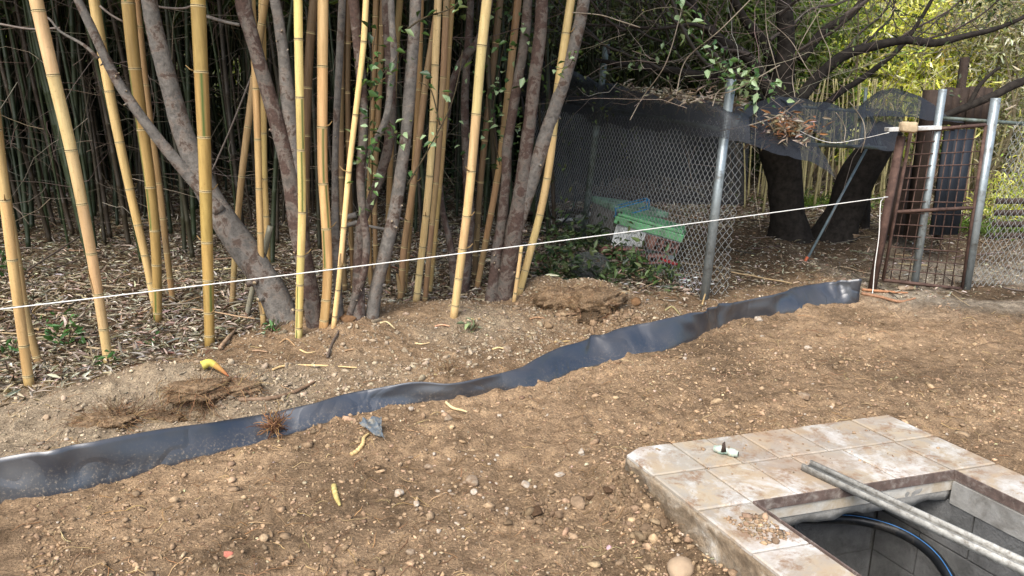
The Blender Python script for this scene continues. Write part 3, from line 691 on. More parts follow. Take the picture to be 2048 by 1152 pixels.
_v, _q, _t = tube(np.array([[0, 0, 0], [.03, 0, .012], [.055, 0, .04]]), [.006, .0045, .003], 6); STUB = mesh_np('branch_stub', _v, [_q, _t], 'twig', np.tile(lin(150, 124, 82), (len(_v), 1)), True)
_a, _b = np.meshgrid(np.linspace(-.9, .9, 7), np.linspace(0, 1, 6), indexing='ij'); _w = 1 - .75 * _b ** 1.5
_v = np.stack([np.cos(_a * _w) * (1.04 + .35 * _b), np.sin(_a * _w) * (1.04 + .35 * _b), _b * 5.5], -1).reshape(-1, 3); _i = np.arange(42).reshape(7, 6)
SHEATH = mesh_np('sheath', _v, np.stack([_i[:-1, :-1], _i[1:, :-1], _i[1:, 1:], _i[:-1, 1:]], -1).reshape(-1, 4), 'litter', np.tile(lin(158, 134, 98), (42, 1)), True)
def leaf_spray(n, rx, rz, col, L=(.09, .16)):
    cen = np.stack([rng.normal(size=n) * rx * .5, rng.normal(size=n) * rx * .5, rng.random(n) * rz], 1)
    d = rdir(n, -.4); Ls = rng.uniform(*L, n)
    V, Q_, c = leaves(cen, d, rdir(n, 1.0), Ls, Ls * .16, vcol(col, n, .3)); return V, Q_, c
SPRAY = []
for k in range(3):
    V, Q_, c = leaf_spray(900, 1.5, 2.6, lin(88, 108, 44)); SPRAY.append(mesh_np('foliage', V, Q_, 'leaf_bright', c))
def bamboo(label, pts, wb, wt, col, Yd=None, top=5.2, stripe=False, rings=True, group=None, foliage=True, cut=False, name='bamboo', dlean=0.0, sp=.37):
    u, v = pts[-1]
    if Yd is None: g = gph(u, v); Yd = g[1]
    else:
        g = at(u, v, Yd); g[2] = float(height(g[0], Yd))
    P = [at(a, b, Yd) for a, b in pts]
    z0 = P[-1][2]
    P = P[::-1]; P[0] = np.array([P[0][0], P[0][1], g[2] - .06])
    P = [p + np.array([0, dlean * (p[2] - g[2]), 0]) for p in P]
    if not cut:
        dr = P[-1] - P[-2]; dr = dr / np.linalg.norm(dr); q = P[-1].copy()
        while q[2] < top:
            q = q + dr * .6; dr = dr + np.array([0, -.01, .0]); dr[0] *= .97; dr /= np.linalg.norm(dr); P.append(q.copy())
    C0 = smooth_path(np.array(P), .02)
    s = np.concatenate([[0], np.cumsum(np.linalg.norm(np.diff(C0, axis=0), axis=1))]); Ltot = s[-1]
    zpx = Yd / math.cos(PITCH) / FPX
    rb, rt = wb * zpx / 2 * .93, wt * zpx / 2 * .93
    vis = np.linalg.norm(at(*pts[0], Yd) - at(*pts[-1], Yd))
    nodes = []; a = .1 + .04 * rng.random(); step = sp * .42
    while a < Ltot - .05: nodes.append(a); a += step * (1 + .1 * rng.normal()); step = min(sp, step * 1.22)
    st = []; rr = []; shade = []
    base_r = lambda q: np.interp(q, [0, vis, max(Ltot, vis + .01)], [rb, rt, rt * (.95 if cut else .35)])
    for q in sorted(set(np.arange(0, Ltot, .14).tolist() + [Ltot])):
        if all(abs(q - k) > .03 for k in nodes): st.append((q, 1.0, 0))
    for k in nodes:
        for dq, f, sh in ((-.018, 1.0, 0), (-.008, 1.015, .1), (0, 1.01, .35), (.008, .985, .2), (.02, .99, .05)): st.append((k + dq, f, sh))
    st.sort(); q = np.array([x[0] for x in st]); f = np.array([x[1] for x in st]); sh = np.array([x[2] for x in st])
    Pc = np.stack([np.interp(q, s, C0[:, i]) for i in range(3)], 1)
    n = 16; org = P[0].copy(); org[2] = g[2]
    V, Qd, Td = tube(Pc - org, base_r(q) * f, n)
    nd = np.array(nodes); seg = np.searchsorted(nd, q)
    segc = np.exp(rng.normal(size=len(nd) + 2) * .07)[:, None] * (1 + rng.normal(size=(len(nd) + 2, 3)) * .025)
    cc = col * segc[seg] * (1 - .35 * sh[:, None]); cc = np.clip(cc, 0, .85)
    tone = math.exp(rng.normal() * .1) * (1 + rng.normal(size=3) * [.02, .02, .06]); age = rng.uniform(.15, .75); ang_ = np.arange(n) * 2 * math.pi / n
    QQ = np.repeat(q[:, None], n, 1); AA = np.repeat(ang_[None], len(q), 0); sd_ = int(rng.integers(200))
    gr = np.clip(fbm(QQ * 1.0, np.cos(AA) * .35 + np.sin(AA) * .2 + 3, 2.4, 4, sd_) * 1.3 + .15 + .5 * np.exp(-QQ / .25), 0, 1) * age
    base_c = np.repeat(cc[:, None, :], n, 1) * tone
    cc = (base_c * (1 - gr[..., None]) + base_c * np.array([.5, .44, .38]) * gr[..., None]).reshape(-1, 3)
    if stripe:
        _, N_, B_ = frames(Pc); 
        for k in range(len(nd) + 1):
            if rng.random() < .55:
                ai = math.atan2(-B_[0][1], -N_[0][1]) + rng.uniform(-.8, .8); j = int(round(ai / (2 * math.pi) * n)) % n
                rows = np.where(seg == k)[0]; cc[rows * n + j] = GREEN
    cc = np.vstack([cc, cc[:1], cc[-1:] * .6])
    root = empty(name, tuple(org), label, 'bamboo', group)
    link('culm', mesh_np('culm', V, [Qd, Td], 'culm', cc, True), root)
    if rings:
        for k in nodes:
            p = np.array([np.interp(k, s, C0[:, i]) for i in range(3)])
            if p[2] > 2.9: break
            p2 = np.array([np.interp(k + .02, s, C0[:, i]) for i in range(3)]); r = float(base_r(k))
            o = link('node_ring', RING, root, tuple(p - org)); o.rotation_mode = 'QUATERNION'; o.rotation_quaternion = ZV.rotation_difference(Vector(p2 - p)); o.scale = (r, r, .028)
            if rng.random() < .22:
                a_ = rng.random() * 6.3; link('branch_stub', STUB, root, (p[0] - org[0] + math.cos(a_) * r * .9, p[1] - org[1] + math.sin(a_) * r * .9, p[2] - org[2] + .004), (0, 0, a_), (.8, .8, .8))
            if k < .5 and rng.random() < .22: link('sheath', SHEATH, root, tuple(p - org), (0, 0, rng.random() * 6.3), (r, r, r))
    if foliage and not cut:
        p = C0[-1] - org; link('foliage', SPRAY[int(rng.integers(3))], root, (p[0], p[1], p[2] - 1.0), (0, 0, rng.random() * 6.3))
    return root
F = 'front row of yellow bamboos'
def bb(label, pts, wb, wt, col, **k): return bamboo(label, pts, wb, wt, col, group=F, **k)
bb('yellow bamboo culm at the far left edge of the picture', [(-45, 60), (-12, 240), (6, 370), (30, 560), (58, 772)], 21, 20, STRAW)
bb('thinner yellow bamboo crossing just behind the leftmost culm', [(-10, 200), (12, 380), (35, 520), (54, 640), (80, 730)], 17, 15, TAN)
bb('pale yellow bamboo, smooth, curving leftward, second big one from left', [(72, 0), (104, 140), (142, 300), (176, 470), (200, 610), (218, 733)], 19, 25, PALE)
bb('slim yellow bamboo leaning left behind the crossing grey branch', [(188, 0), (206, 110), (228, 230), (262, 390), (292, 520), (312, 618)], 15, 20, STRAW)
bb('weathered golden bamboo with white node bands left of the leaning trunk', [(256, 0), (268, 120), (286, 260), (302, 380), (312, 500), (314, 645)], 18, 25, GOLD * .92, stripe=True)
bb('thin tan bamboo close behind the weathered golden one', [(272, 0), (294, 200), (318, 370), (332, 490), (346, 605)], 12, 15, TAN)
bb('thick golden speckled bamboo with green stripes in front of the leaning trunk', [(396, 0), (402, 140), (409, 300), (413, 450), (417, 580), (418, 690)], 21, 28, GOLD, stripe=True)
bb('tan bamboo leaning right behind the thick golden one', [(530, 0), (508, 160), (486, 330), (472, 480), (462, 612)], 12, 15, TAN)
bb('straight tan bamboo, left one of a close pair behind the forked trunk', [(503, 0), (511, 150), (516, 300), (520, 450), (526, 652)], 12, 15, STRAW * .95)
bb('straight tan bamboo, right one of a close pair behind the forked trunk', [(524, 0), (526, 150), (528, 330), (533, 450), (536, 600)], 12, 14, STRAW * .9)
bb('pale lemon yellow bamboo with green lines right of the forked trunk', [(596, 0), (598, 130), (602, 300), (604, 430), (600, 560), (596, 674)], 16, 17, YELL, stripe=True, sp=.34)
bb('stout yellow bamboo beside the grey stem, one right of the lemon one', [(646, 0), (645, 150), (645, 330), (652, 450), (655, 560), (644, 655)], 20, 21, STRAW * 1.04, stripe=True)
bb('thin yellow bamboo crossing behind the red barked stem', [(732, 0), (726, 100), (712, 220), (698, 340), (688, 450), (678, 560), (664, 655)], 11, 12, PALE)
bb('bright yellow bamboo right of the straight grey trunk', [(876, 0), (870, 140), (864, 280), (855, 400), (842, 520), (830, 612)], 15, 15, PALE)
bb('dull tan bamboo half hidden behind the bright yellow one', [(893, 0), (886, 160), (876, 320), (862, 470), (848, 605)], 11, 13, TAN)
bb('tall pale yellow bamboo standing alone left of the blotched trunks', [(974, 0), (962, 110), (949, 270), (937, 400), (922, 520), (905, 634)], 17, 20, PALE)
bb('tan bamboo with leaves on it behind the blotched trunks', [(1036, 0), (1024, 110), (1010, 240), (994, 360), (974, 470), (952, 575)], 13, 15, TAN)
bb('yellow bamboo passing behind the forking blotched trunk', [(1142, 0), (1130, 80), (1114, 190), (1100, 320), (1082, 420), (1056, 520), (1034, 588)], 16, 17, PALE)
bb('very thin short bamboo at the foot of the blotched trunks', [(1043, 492), (1039, 525), (1034, 560), (1026, 604)], 9, 8, PALE, cut=True)
bb('grey dead bamboo stub leaning against the leaning trunk', [(541, 452), (522, 530), (505, 580), (490, 634)], 12, 13, GREY, cut=True, rings=False)
# brown older culms just behind
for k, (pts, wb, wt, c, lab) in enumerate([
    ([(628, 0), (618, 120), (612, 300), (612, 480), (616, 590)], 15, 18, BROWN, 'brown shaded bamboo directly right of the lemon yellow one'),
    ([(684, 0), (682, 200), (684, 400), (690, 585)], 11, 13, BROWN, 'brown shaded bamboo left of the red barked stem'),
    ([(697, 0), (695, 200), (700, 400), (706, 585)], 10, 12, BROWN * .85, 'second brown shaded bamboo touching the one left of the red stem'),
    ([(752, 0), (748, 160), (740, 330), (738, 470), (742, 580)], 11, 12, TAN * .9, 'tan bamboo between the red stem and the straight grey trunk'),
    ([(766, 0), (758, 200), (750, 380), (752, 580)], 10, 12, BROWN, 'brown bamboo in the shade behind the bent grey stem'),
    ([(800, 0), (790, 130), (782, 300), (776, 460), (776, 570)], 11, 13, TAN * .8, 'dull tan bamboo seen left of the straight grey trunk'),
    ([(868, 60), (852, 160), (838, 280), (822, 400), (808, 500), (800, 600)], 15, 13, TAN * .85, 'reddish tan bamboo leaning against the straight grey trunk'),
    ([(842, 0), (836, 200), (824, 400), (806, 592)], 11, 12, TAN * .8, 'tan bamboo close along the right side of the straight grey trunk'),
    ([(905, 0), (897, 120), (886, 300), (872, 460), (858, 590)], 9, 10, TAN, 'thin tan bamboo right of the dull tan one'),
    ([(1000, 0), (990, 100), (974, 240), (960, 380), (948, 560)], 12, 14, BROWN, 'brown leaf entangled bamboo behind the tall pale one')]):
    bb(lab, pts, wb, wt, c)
# far right: two bright yellow culms against the sunlit leaves
for pts, lab in (([(1974, -60), (1960, 30), (1946, 110), (1925, 230), (1900, 400)], 'bright yellow bamboo culm behind the gate, right one of two'), ([(1908, -60), (1898, 30), (1886, 110), (1868, 230), (1845, 400)], 'bright yellow bamboo culm behind the gate, left one of two')):
    bamboo(lab, pts, 9, 9, YELL, Yd=11.0, top=5.0, rings=False, group='sunlit bamboos behind the gate', foliage=False)

# ---------------------------------------------------------------- grove behind: culms as individuals, deeper ones as one mass
def plain_culm(h, r, n=7, bend=.3, seed=0):
    rg = np.random.default_rng(seed); st = []; a = 0; z = .12
    q = [0.0]; rad = [r]
    while z < h:
        q += [z - .012, z, z + .012]; rad += [r * (1 - .5 * z / h), r * 1.14 * (1 - .5 * z / h), r * .97 * (1 - .5 * z / h)]; z += .28 + .05 * rg.random()
    q.append(h); rad.append(r * .45); q = np.array(q)
    ph = rg.random() * 6.28
    P = np.stack([bend * (q / h) ** 2 * math.cos(ph), bend * (q / h) ** 2 * math.sin(ph), q], 1)
    return tube(P, np.array(rad), n)
BC = []
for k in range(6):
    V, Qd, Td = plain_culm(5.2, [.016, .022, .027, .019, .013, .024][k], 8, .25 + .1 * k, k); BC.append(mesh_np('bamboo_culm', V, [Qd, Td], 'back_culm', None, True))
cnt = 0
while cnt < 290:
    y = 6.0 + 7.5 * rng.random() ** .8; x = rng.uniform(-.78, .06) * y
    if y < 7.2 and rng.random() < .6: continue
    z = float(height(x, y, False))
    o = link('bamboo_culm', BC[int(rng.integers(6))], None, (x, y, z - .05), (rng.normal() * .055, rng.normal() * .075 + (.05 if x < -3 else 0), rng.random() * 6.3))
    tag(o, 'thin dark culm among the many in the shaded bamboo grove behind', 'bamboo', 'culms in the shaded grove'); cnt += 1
mb = MB()
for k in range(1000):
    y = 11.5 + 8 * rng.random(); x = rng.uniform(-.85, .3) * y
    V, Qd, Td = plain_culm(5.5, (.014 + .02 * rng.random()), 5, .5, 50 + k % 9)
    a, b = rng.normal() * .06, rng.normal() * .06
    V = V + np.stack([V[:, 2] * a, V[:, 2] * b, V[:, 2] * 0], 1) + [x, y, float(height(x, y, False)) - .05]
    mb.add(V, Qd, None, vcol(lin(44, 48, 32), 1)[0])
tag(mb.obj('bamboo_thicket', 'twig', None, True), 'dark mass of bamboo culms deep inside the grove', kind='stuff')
# leaf canopy of the grove, high above and drooping at the back
def leafmass(name, label, boxes, cols, mat, L=(.1, .2), ar=.2, kind='stuff', var=.3, parent=None, cat=None, group=None, off=(0, 0, 0)):
    mbl = MB()
    for (cx, cy, cz, rx, ry, rz, n) in boxes:
        # clumped: leaves round random twig tips
        nt = max(1, n // 14); tips = np.stack([rng.uniform(-1, 1, nt), rng.uniform(-1, 1, nt), rng.uniform(-1, 1, nt)], 1)
        tips = tips * [rx, ry, rz] + [cx, cy, cz]
        idx = rng.integers(nt, size=n); cen = tips[idx] + rng.normal(size=(n, 3)) * .11
        Ls = rng.uniform(*L, n); br = np.exp(rng.normal(size=nt) * .25)[idx][:, None]
        V, Q_, c = leaves(cen, rdir(n, -.35), rdir(n, .8), Ls, Ls * ar, pick(cols, n, var=var) * br); mbl.add(V, Q_, None, c)
    o = mbl.obj(name, mat, parent, off=off)
    return tag(o, label, cat, group, kind)
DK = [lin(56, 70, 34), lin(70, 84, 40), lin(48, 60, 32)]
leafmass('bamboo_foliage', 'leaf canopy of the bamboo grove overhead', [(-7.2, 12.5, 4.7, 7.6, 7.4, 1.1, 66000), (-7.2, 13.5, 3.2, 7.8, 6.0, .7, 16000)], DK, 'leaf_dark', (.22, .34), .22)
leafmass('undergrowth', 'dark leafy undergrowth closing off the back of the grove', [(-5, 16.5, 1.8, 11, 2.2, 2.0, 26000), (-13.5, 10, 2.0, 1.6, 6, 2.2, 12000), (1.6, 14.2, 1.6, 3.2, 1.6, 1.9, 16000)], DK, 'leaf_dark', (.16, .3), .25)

# ---------------------------------------------------------------- thin dead branches in the grove
def twigs(n, box, Lr, r, cols, horiz=.5, curl=.5, seg=6, sides=3):
    mbt = MB(); c = pick(cols, n)
    for k in range(n):
        p = np.array([rng.uniform(*box[0]), rng.uniform(*box[1]), rng.uniform(*box[2])]); L = rng.uniform(*Lr)
        d = rdir(1, 0, horiz)[0]; bend = rng.normal(size=3) * curl
        t = np.linspace(0, 1, seg)[:, None]; w_ = np.cumsum(rng.normal(size=(seg, 3)) * .02 * L, axis=0)
        P = p + d * L * t + bend * L * .5 * t * t + w_
        P[:, 2] = np.maximum(P[:, 2], .03)
        V, Qd, _ = tube(P, r * rng.uniform(.5, 1.3) * (1 - .7 * t[:, 0]), sides, False); mbt.add(V, Qd, None, c[k])
    return mbt
TW = [lin(98, 88, 78), lin(120, 108, 95), lin(78, 70, 62)]
mb = twigs(600, ((-6.5, -.3), (5.9, 9.0), (.5, 2.9)), (.4, 1.3), .004, TW, .4, .5)
tag(mb.obj('dead_twigs', 'twig'), 'tangle of thin dead twigs between the bamboos', kind='stuff')

# ---------------------------------------------------------------- front trees with smooth blotched bark
def stem(parent, org, pts, mat, Yd, name='trunk', sides=14, under=.08, grow=0.0, dl=0.0, wk=1.0):
    """pts: (u, v, width px) from the foot up"""
    P = []; r = []
    for (u, v, wd) in pts:
        p = at(u, v, Yd); p = p + np.array([0, dl * max(0, p[2]), 0]); P.append(np.array([*p, wd * wk * Yd / math.cos(PITCH) / FPX / 2]))
    P = np.array(P)
    if under: P[0, 2] -= under
    if grow:
        d = P[-1, :3] - P[-2, :3]; d /= np.linalg.norm(d); q = P[-1].copy(); ext = []
        for k in range(int(grow / .4)):
            d = d + np.array([rng.normal() * .1, rng.normal() * .1, .08]); d /= np.linalg.norm(d); q = q.copy(); q[:3] += d * .4; q[3] *= .86; ext.append(q)
        P = np.vstack([P] + ext)
    S_ = smooth_path(P, .03); m_ = len(S_); a = np.arange(sides)
    s_ = np.arange(m_) * .03
    rad = 1 + .09 * (fbm(np.repeat(s_[:, None], sides, 1), np.cos(a * 2 * math.pi / sides)[None] + 3 + np.sin(a * 2 * math.pi / sides)[None] * .7 + np.zeros((m_, 1)), 6, 3, int(rng.integers(90))))
    rad = rad + .05 * fbm(s_, s_ * 0, 3, 2, int(rng.integers(90)))[:, None]
    if under: rad = rad * (1 + .4 * np.exp(-s_ / .1))[:, None]
    V, Qd, Td = tube(S_[:, :3], S_[:, 3], sides, True, rad)
    link(name, mesh_np(name, V - org, [Qd, Td], mat, None, True), parent); return S_
def knots(parent, org, S_, n, mat):
    for k in range(n):
        i = int(rng.integers(3, max(5, min(len(S_) - 2, 60)))); p = S_[i, :3]; r = S_[i, 3]
        d = rdir(1, .3)[0]; d[1] = -abs(d[1]); d /= np.linalg.norm(d)
        V, Qd, Td = tube(np.array([p + d * r * .6, p + d * r * 1.08, p + d * (r * 1.2 + .012)]), [r * .35, r * .22, r * .16], 8)
        link('knot', mesh_np('knot', V - org, [Qd, Td], mat, None, True), parent)
        V, Qd, Td = tube(np.array([p + d * (r * 1.2 + .0115), p + d * (r * 1.2 + .014)]), r * .13, 8); link('cut_end', mesh_np('cut_end', V - org, [Qd, Td], 'wood_pale', None), parent)
CROWN = []
for k in range(2):
    V, Q_, c = leaf_spray(1400, 2.2, 2.4, lin(60, 82, 40), (.08, .14)); CROWN.append(mesh_np('crown', V, Q_, 'leaf_dark', c))
def front_tree(label, base, stems, wk=.86, kn=4):
    g = gph(*base); Yd = g[1]; root = empty('tree', tuple(g), label, 'tree', 'smooth barked trees among the bamboos')
    for k, (pts, mat, grow, dl) in enumerate(stems):
        S_ = stem(root, g, pts, mat, Yd, 'trunk' if k == 0 else 'limb', grow=grow, dl=dl, under=.1 if pts[0][1] > 560 else 0, wk=wk)
        if kn and len(S_) > 20: knots(root, g, S_, kn, mat)
        if grow > 1:
            p = S_[-1, :3] - g; link('crown', CROWN[k % 2], root, (p[0], p[1], p[2] - .8), (0, 0, rng.random() * 6.3))
    return root
front_tree('thick grey trunk leaning steeply left, forked, behind the thick golden bamboo', (570, 645), [
    ([(590, 662, 84), (545, 590, 78), (492, 510, 74), (445, 445, 72), (408, 385, 62), (375, 310, 56), (348, 240, 50), (318, 140, 46), (290, 40, 40), (276, -40, 38)], 'bark_grey', 2.4, .05),
    ([(440, 425, 40), (408, 385, 34), (360, 330, 30), (310, 270, 27), (262, 205, 25), (222, 140, 24), (180, 50, 22), (146, -20, 20)], 'bark_grey', 2.0, .0),
    ([(212, 118, 10), (185, 92, 8), (140, 66, 6), (118, 40, 5), (85, 20, 4)], 'bark_grey', 0, -.05)], wk=.74, kn=5)
front_tree('forked brown blotched trunk between the tan pair and the lemon yellow bamboo', (630, 650), [
    ([(634, 664, 34), (622, 600, 40), (606, 520, 42), (590, 430, 42), (574, 340, 36), (556, 270, 34), (540, 215, 33), (520, 150, 32), (500, 80, 32), (482, 20, 34), (470, -40, 34)], 'bark_red', 2.4, .03),
    ([(600, 470, 34), (588, 360, 34), (576, 270, 34), (566, 190, 32), (556, 110, 24), (545, 40, 23), (532, -40, 22)], 'bark_grey', 2.2, .06),
    ([(479, 50, 7), (450, 44, 6), (420, 36, 5), (390, 28, 4)], 'bark_grey', 0, 0)], kn=5)
front_tree('clump of red and grey stems rising behind the thin yellow bamboo', (716, 640), [
    ([(688, 640, 15), (708, 600, 16), (728, 545, 17), (734, 480, 18), (726, 420, 18), (722, 350, 19), (728, 270, 21), (726, 180, 22), (718, 90, 21), (710, 0, 22), (706, -60, 22)], 'bark_red', 1.8, -.02),
    ([(726, 360, 14), (734, 315, 13), (755, 275, 14), (774, 230, 15), (781, 170, 14), (788, 110, 15), (784, 50, 14), (780, -30, 14)], 'bark_grey', 1.6, .0),
    ([(712, 650, 34), (714, 560, 28), (716, 460, 24), (738, 400, 22), (768, 300, 22), (772, 200, 22), (766, 90, 24), (758, -30, 24)], 'bark_red', 2.0, .12),
    ([(676, 620, 20), (668, 500, 18), (664, 380, 16), (664, 260, 15), (668, 120, 16), (672, -30, 16)], 'bark_grey', 1.8, .08)], kn=4)
front_tree('straight pale grey trunk leaning right between yellow bamboos', (742, 632), [
    ([(738, 645, 30), (752, 580, 30), (772, 500, 31), (790, 420, 30), (802, 340, 27), (812, 270, 25), (819, 190, 26), (825, 110, 25), (830, 40, 24), (834, -40, 24)], 'bark_grey', 2.4, .0)], kn=6)
front_tree('dark reddish stem with a bent foot right of the bright yellow bamboo', (905, 585), [
    ([(915, 600, 30), (908, 540, 22), (898, 480, 15), (884, 420, 14), (878, 340, 14), (892, 240, 13), (905, 160, 15), (930, 110, 18), (955, 80, 16), (975, 20, 14), (985, -40, 12)], 'bark_red', 1.6, .05),
    ([(918, 600, 34), (930, 520, 30), (936, 430, 26), (930, 330, 20), (925, 200, 18), (932, 60, 17), (936, -40, 16)], 'bark_red', 1.4, .2)], kn=1)
front_tree('pair of red blotched trunks forking apart left of the wire fence', (1005, 598), [
    ([(1003, 612, 38), (1016, 540, 38), (1028, 470, 40), (1040, 400, 36), (1050, 320, 31), (1060, 240, 29), (1070, 150, 29), (1080, 70, 28), (1084, 0, 27), (1087, -50, 26)], 'bark_red', 2.4, .0),
    ([(1020, 520, 26), (1040, 440, 28), (1062, 370, 30), (1082, 300, 32), (1102, 240, 29), (1122, 180, 28), (1140, 120, 27), (1156, 60, 26), (1168, 0, 25), (1176, -50, 25)], 'bark_grey', 2.4, .0),
    ([(980, 600, 30), (992, 520, 26), (1004, 440, 24), (1012, 360, 22), (1014, 300, 22), (1026, 220, 22), (1040, 140, 22), (1052, 60, 21), (1060, -40, 20)], 'bark_red', 2.0, .1)], kn=5)
# ---------------------------------------------------------------- wire fences
def chain(p0, p1, z0, z1, wv=.032, hv=.036, r=.0022, ragged=0, sag=.0):
    p0 = np.array(p0, float); p1 = np.array(p1, float); L = np.linalg.norm(p1 - p0); d = (p1 - p0) / L; nn = np.array([-d[1], d[0]])
    mbc = MB(); nw = int(L / wv)
    for i in range(nw):
        K = int((z1 - z0) / hv); k0 = 0
        k = np.arange(K + 1)
        rt = (k + i) % 2
        uu = (i + rt) * wv; zz = z0 + k * hv; off = np.where(rt > 0, .003, -.003) + sag * np.sin(zz * 3 + uu * 2)
        if ragged: uu = uu + .012 * np.sin(zz * 9)
        gz = np.array([p0[0] + d[0] * uu, p0[1] + d[1] * uu])
        P = np.stack([gz[0] + nn[0] * off, gz[1] + nn[1] * off, zz], 1)
        V, Qd, _ = tube(P, r, 3, False); mbc.add(V, Qd)
    return mbc
def post(name, parent, org, u0, v0, u1, v1, Y, wpx, mat, square=False, under=.1, cap=True, Ytop=None):
    a = at(u0, v0, Y); b = at(u1, v1, Ytop or Y); r = wpx * Y / math.cos(PITCH) / FPX / 2
    a2 = a - (b - a) / np.linalg.norm(b - a) * under
    V, Qd, Td = tube(np.array([a2, b]), r * (1.2 if square else 1), 4 if square else 14)
    return link(name, mesh_np(name, V - org, [Qd, Td], mat, None, not square), parent)
cp = gph(1408, 600); ep = gph(1165, 482)
fence = empty('wire_fence', tuple(cp), 'chain link fence with galvanized corner post around the shaded enclosure', 'fence')
post('corner_post', fence, cp, 1408, 602, 1463, 158, cp[1], 18, 'galvanized')
post('post', fence, cp, 1165, 484, 1213, 88, ep[1], 12, 'galv_old')
fdir = (ep - cp)[:2]; fl = np.linalg.norm(fdir); fdir /= fl
bp = cp[:2] + fdir * (fl + 2.0)
zr = 1.33
def lean_at(z, f): return 0
ctop = at(1463, 158, cp[1]); etop = at(1213, 88, ep[1])
def on_post(a, b, z): k = (z - a[2]) / (b[2] - a[2]); return a + (b - a) * k
r0 = on_post(cp, ctop, zr); r1 = on_post(ep, etop, zr + .12)
r2 = r1 + (r1 - r0) * .75
V, Qd, Td = tube(np.array([r0, r1, r2]), .019, 10); link('rail', mesh_np('rail', V - cp, [Qd, Td], 'galv_old', None, True), fence)
# mesh panel follows the leaning posts: shear with height
def sheared(mbc, a, b, dx):
    for k in range(len(mbc.V)):
        Vv = mbc.V[k].copy(); Vv[:, 0] += dx * Vv[:, 2]; mbc.V[k] = Vv
    return mbc
shx = (ctop[0] - cp[0]) / (ctop[2] - cp[2])
c = sheared(chain(cp[:2], bp, .02, 1.42), 0, 0, shx); o = c.obj('wire_mesh', 'wire', fence); o.location = tuple(-cp); tag(o, kind='stuff')
c = sheared(chain(cp[:2] + [.01, -.02], cp[:2] + [.2, .03], .06, 1.38, ragged=1, wv=.03), 0, 0, shx - .012); o = c.obj('wire_mesh', 'wire', fence); o.location = tuple(-cp); tag(o, kind='stuff')
# ---------------------------------------------------------------- gate in rusty steel with mesh of bars
gY = gph(1745, 582)[1]; gl = gph(1745, 582)
gate = empty('rusty_gate', tuple(gl), 'rusty steel gate with welded bar grid between galvanized posts', 'gate')
post('gate_post', gate, gl, 1743, 584, 1803, 272, gY, 15, 'rust', True)
def bar3(name, a, b, r, mat, parent, org, n=6):
    V, Qd, Td = tube(np.array([a, b]), r, n); return link(name, mesh_np(name, V - org, [Qd, Td], mat, None, n > 5), parent)
q = lambda u, v, Y: at(u, v, Y)
Yg = gY + .08; Yr = gY + .1
TL, BL, TR, BR = q(1822, 262, Yg), q(1766, 560, Yg), q(1972, 250, Yr), q(1924, 578, Yr)
for a, b, nm in ((TL, BL, 'frame_bar'), (TR, BR, 'frame_bar'), (TL, TR, 'frame_bar'), (BL, BR, 'frame_bar'), (TL + (BL - TL) * .53, TR + (BR - TR) * .49, 'frame_bar')):
    bar3(nm, a, b, .015, 'rust', gate, gl, 4)
for k in range(1, 13):
    f = k / 13; bar3('grid_bar', TL + (BL - TL) * f + [0, .02, 0], TR + (BR - TR) * f + [0, .02, 0], .0045, 'rust', gate, gl)
for k in range(1, 9):
    f = k / 9; bar3('grid_bar', TL + (TR - TL) * f + [0, .028, 0], BL + (BR - BL) * f + [0, .028, 0], .0045, 'rust', gate, gl)
gs = empty('gate_frame', tuple(gph(1828, 578)), 'two galvanized posts with a top rail standing before the rusty gate', 'gate frame')
go = gph(1828, 578)
post('post', gs, go, 1827, 580, 1886, 178, go[1] - .03, 14, 'galvanized')
post('post', gs, go, 1931, 582, 1992, 196, go[1] - .03, 17, 'galvanized')
bar3('top_rail', q(1882, 236, go[1] + .02), q(2110, 252, go[1] + .02), .015, 'galv_old', gs, go, 10)
# fence right of the gate
rf0 = gph(1940, 580); rfence = empty('wire_fence', tuple(rf0), 'chain link fence at the right edge beside the gate post', 'fence')
c = sheared(chain(rf0[:2], rf0[:2] + [2.2, .5], .02, 1.42, wv=.03), 0, 0, .1); o = c.obj('wire_mesh', 'wire', rfence); o.location = tuple(-rf0); tag(o, kind='stuff')
# board and tan block on the gate post
p = q(1826, 257, gY - .05); o = link('board', bevel_box('board', (.42, .07, .03), .003, 'sheet_white'), None, tuple(p), (0, R(-2), R(4))); tag(o, 'short white board lying across the top of the rusty gate post', 'board')
p = q(1816, 254, gY - .1)
V = np.sign(ICO3) * np.abs(ICO3) ** .4 * np.array([.065, .03, .04]) * (1 + .05 * rng.normal(size=(len(ICO3), 1)))
o = link('wood_block', mesh_np('wood_block', V, ICO3T, 'wood_pale', None, True), None, tuple(p), (0, R(4), 0)); tag(o, 'tan crumbly wood block tied in front of the white board', 'block')
# leaning prop pole
pp = gph(1610, 524); prop = empty('prop_pole', tuple(pp), 'thin teal pole with orange foot leaning by the dark trunk', 'pole')
pe = q(1738, 288, 7.2); bar3('pole', pp + [0, 0, -.02], pe, .012, 'pole_teal', prop, pp, 10); dd = (pe - pp) / np.linalg.norm(pe - pp); bar3('foot', pp - dd * .01, pp + dd * .05, .015, 'orange_cap', prop, pp, 10)
post_bits = [(1732, 175, 1724, 330, 9.0, 10)]
for (u1, v1, u0, v0, Yq, wq) in post_bits:
    g_ = at(u0, v0, Yq); e_ = empty('metal_post', (g_[0], g_[1], float(height(g_[0], Yq))), 'thin galvanized post behind the draped net near the dark tree', 'post'); oo = np.array(e_.location)
    bar3('post', np.array([g_[0], g_[1], oo[2] - .05]), at(u1, v1, Yq), .02, 'galv_old', e_, oo, 10)

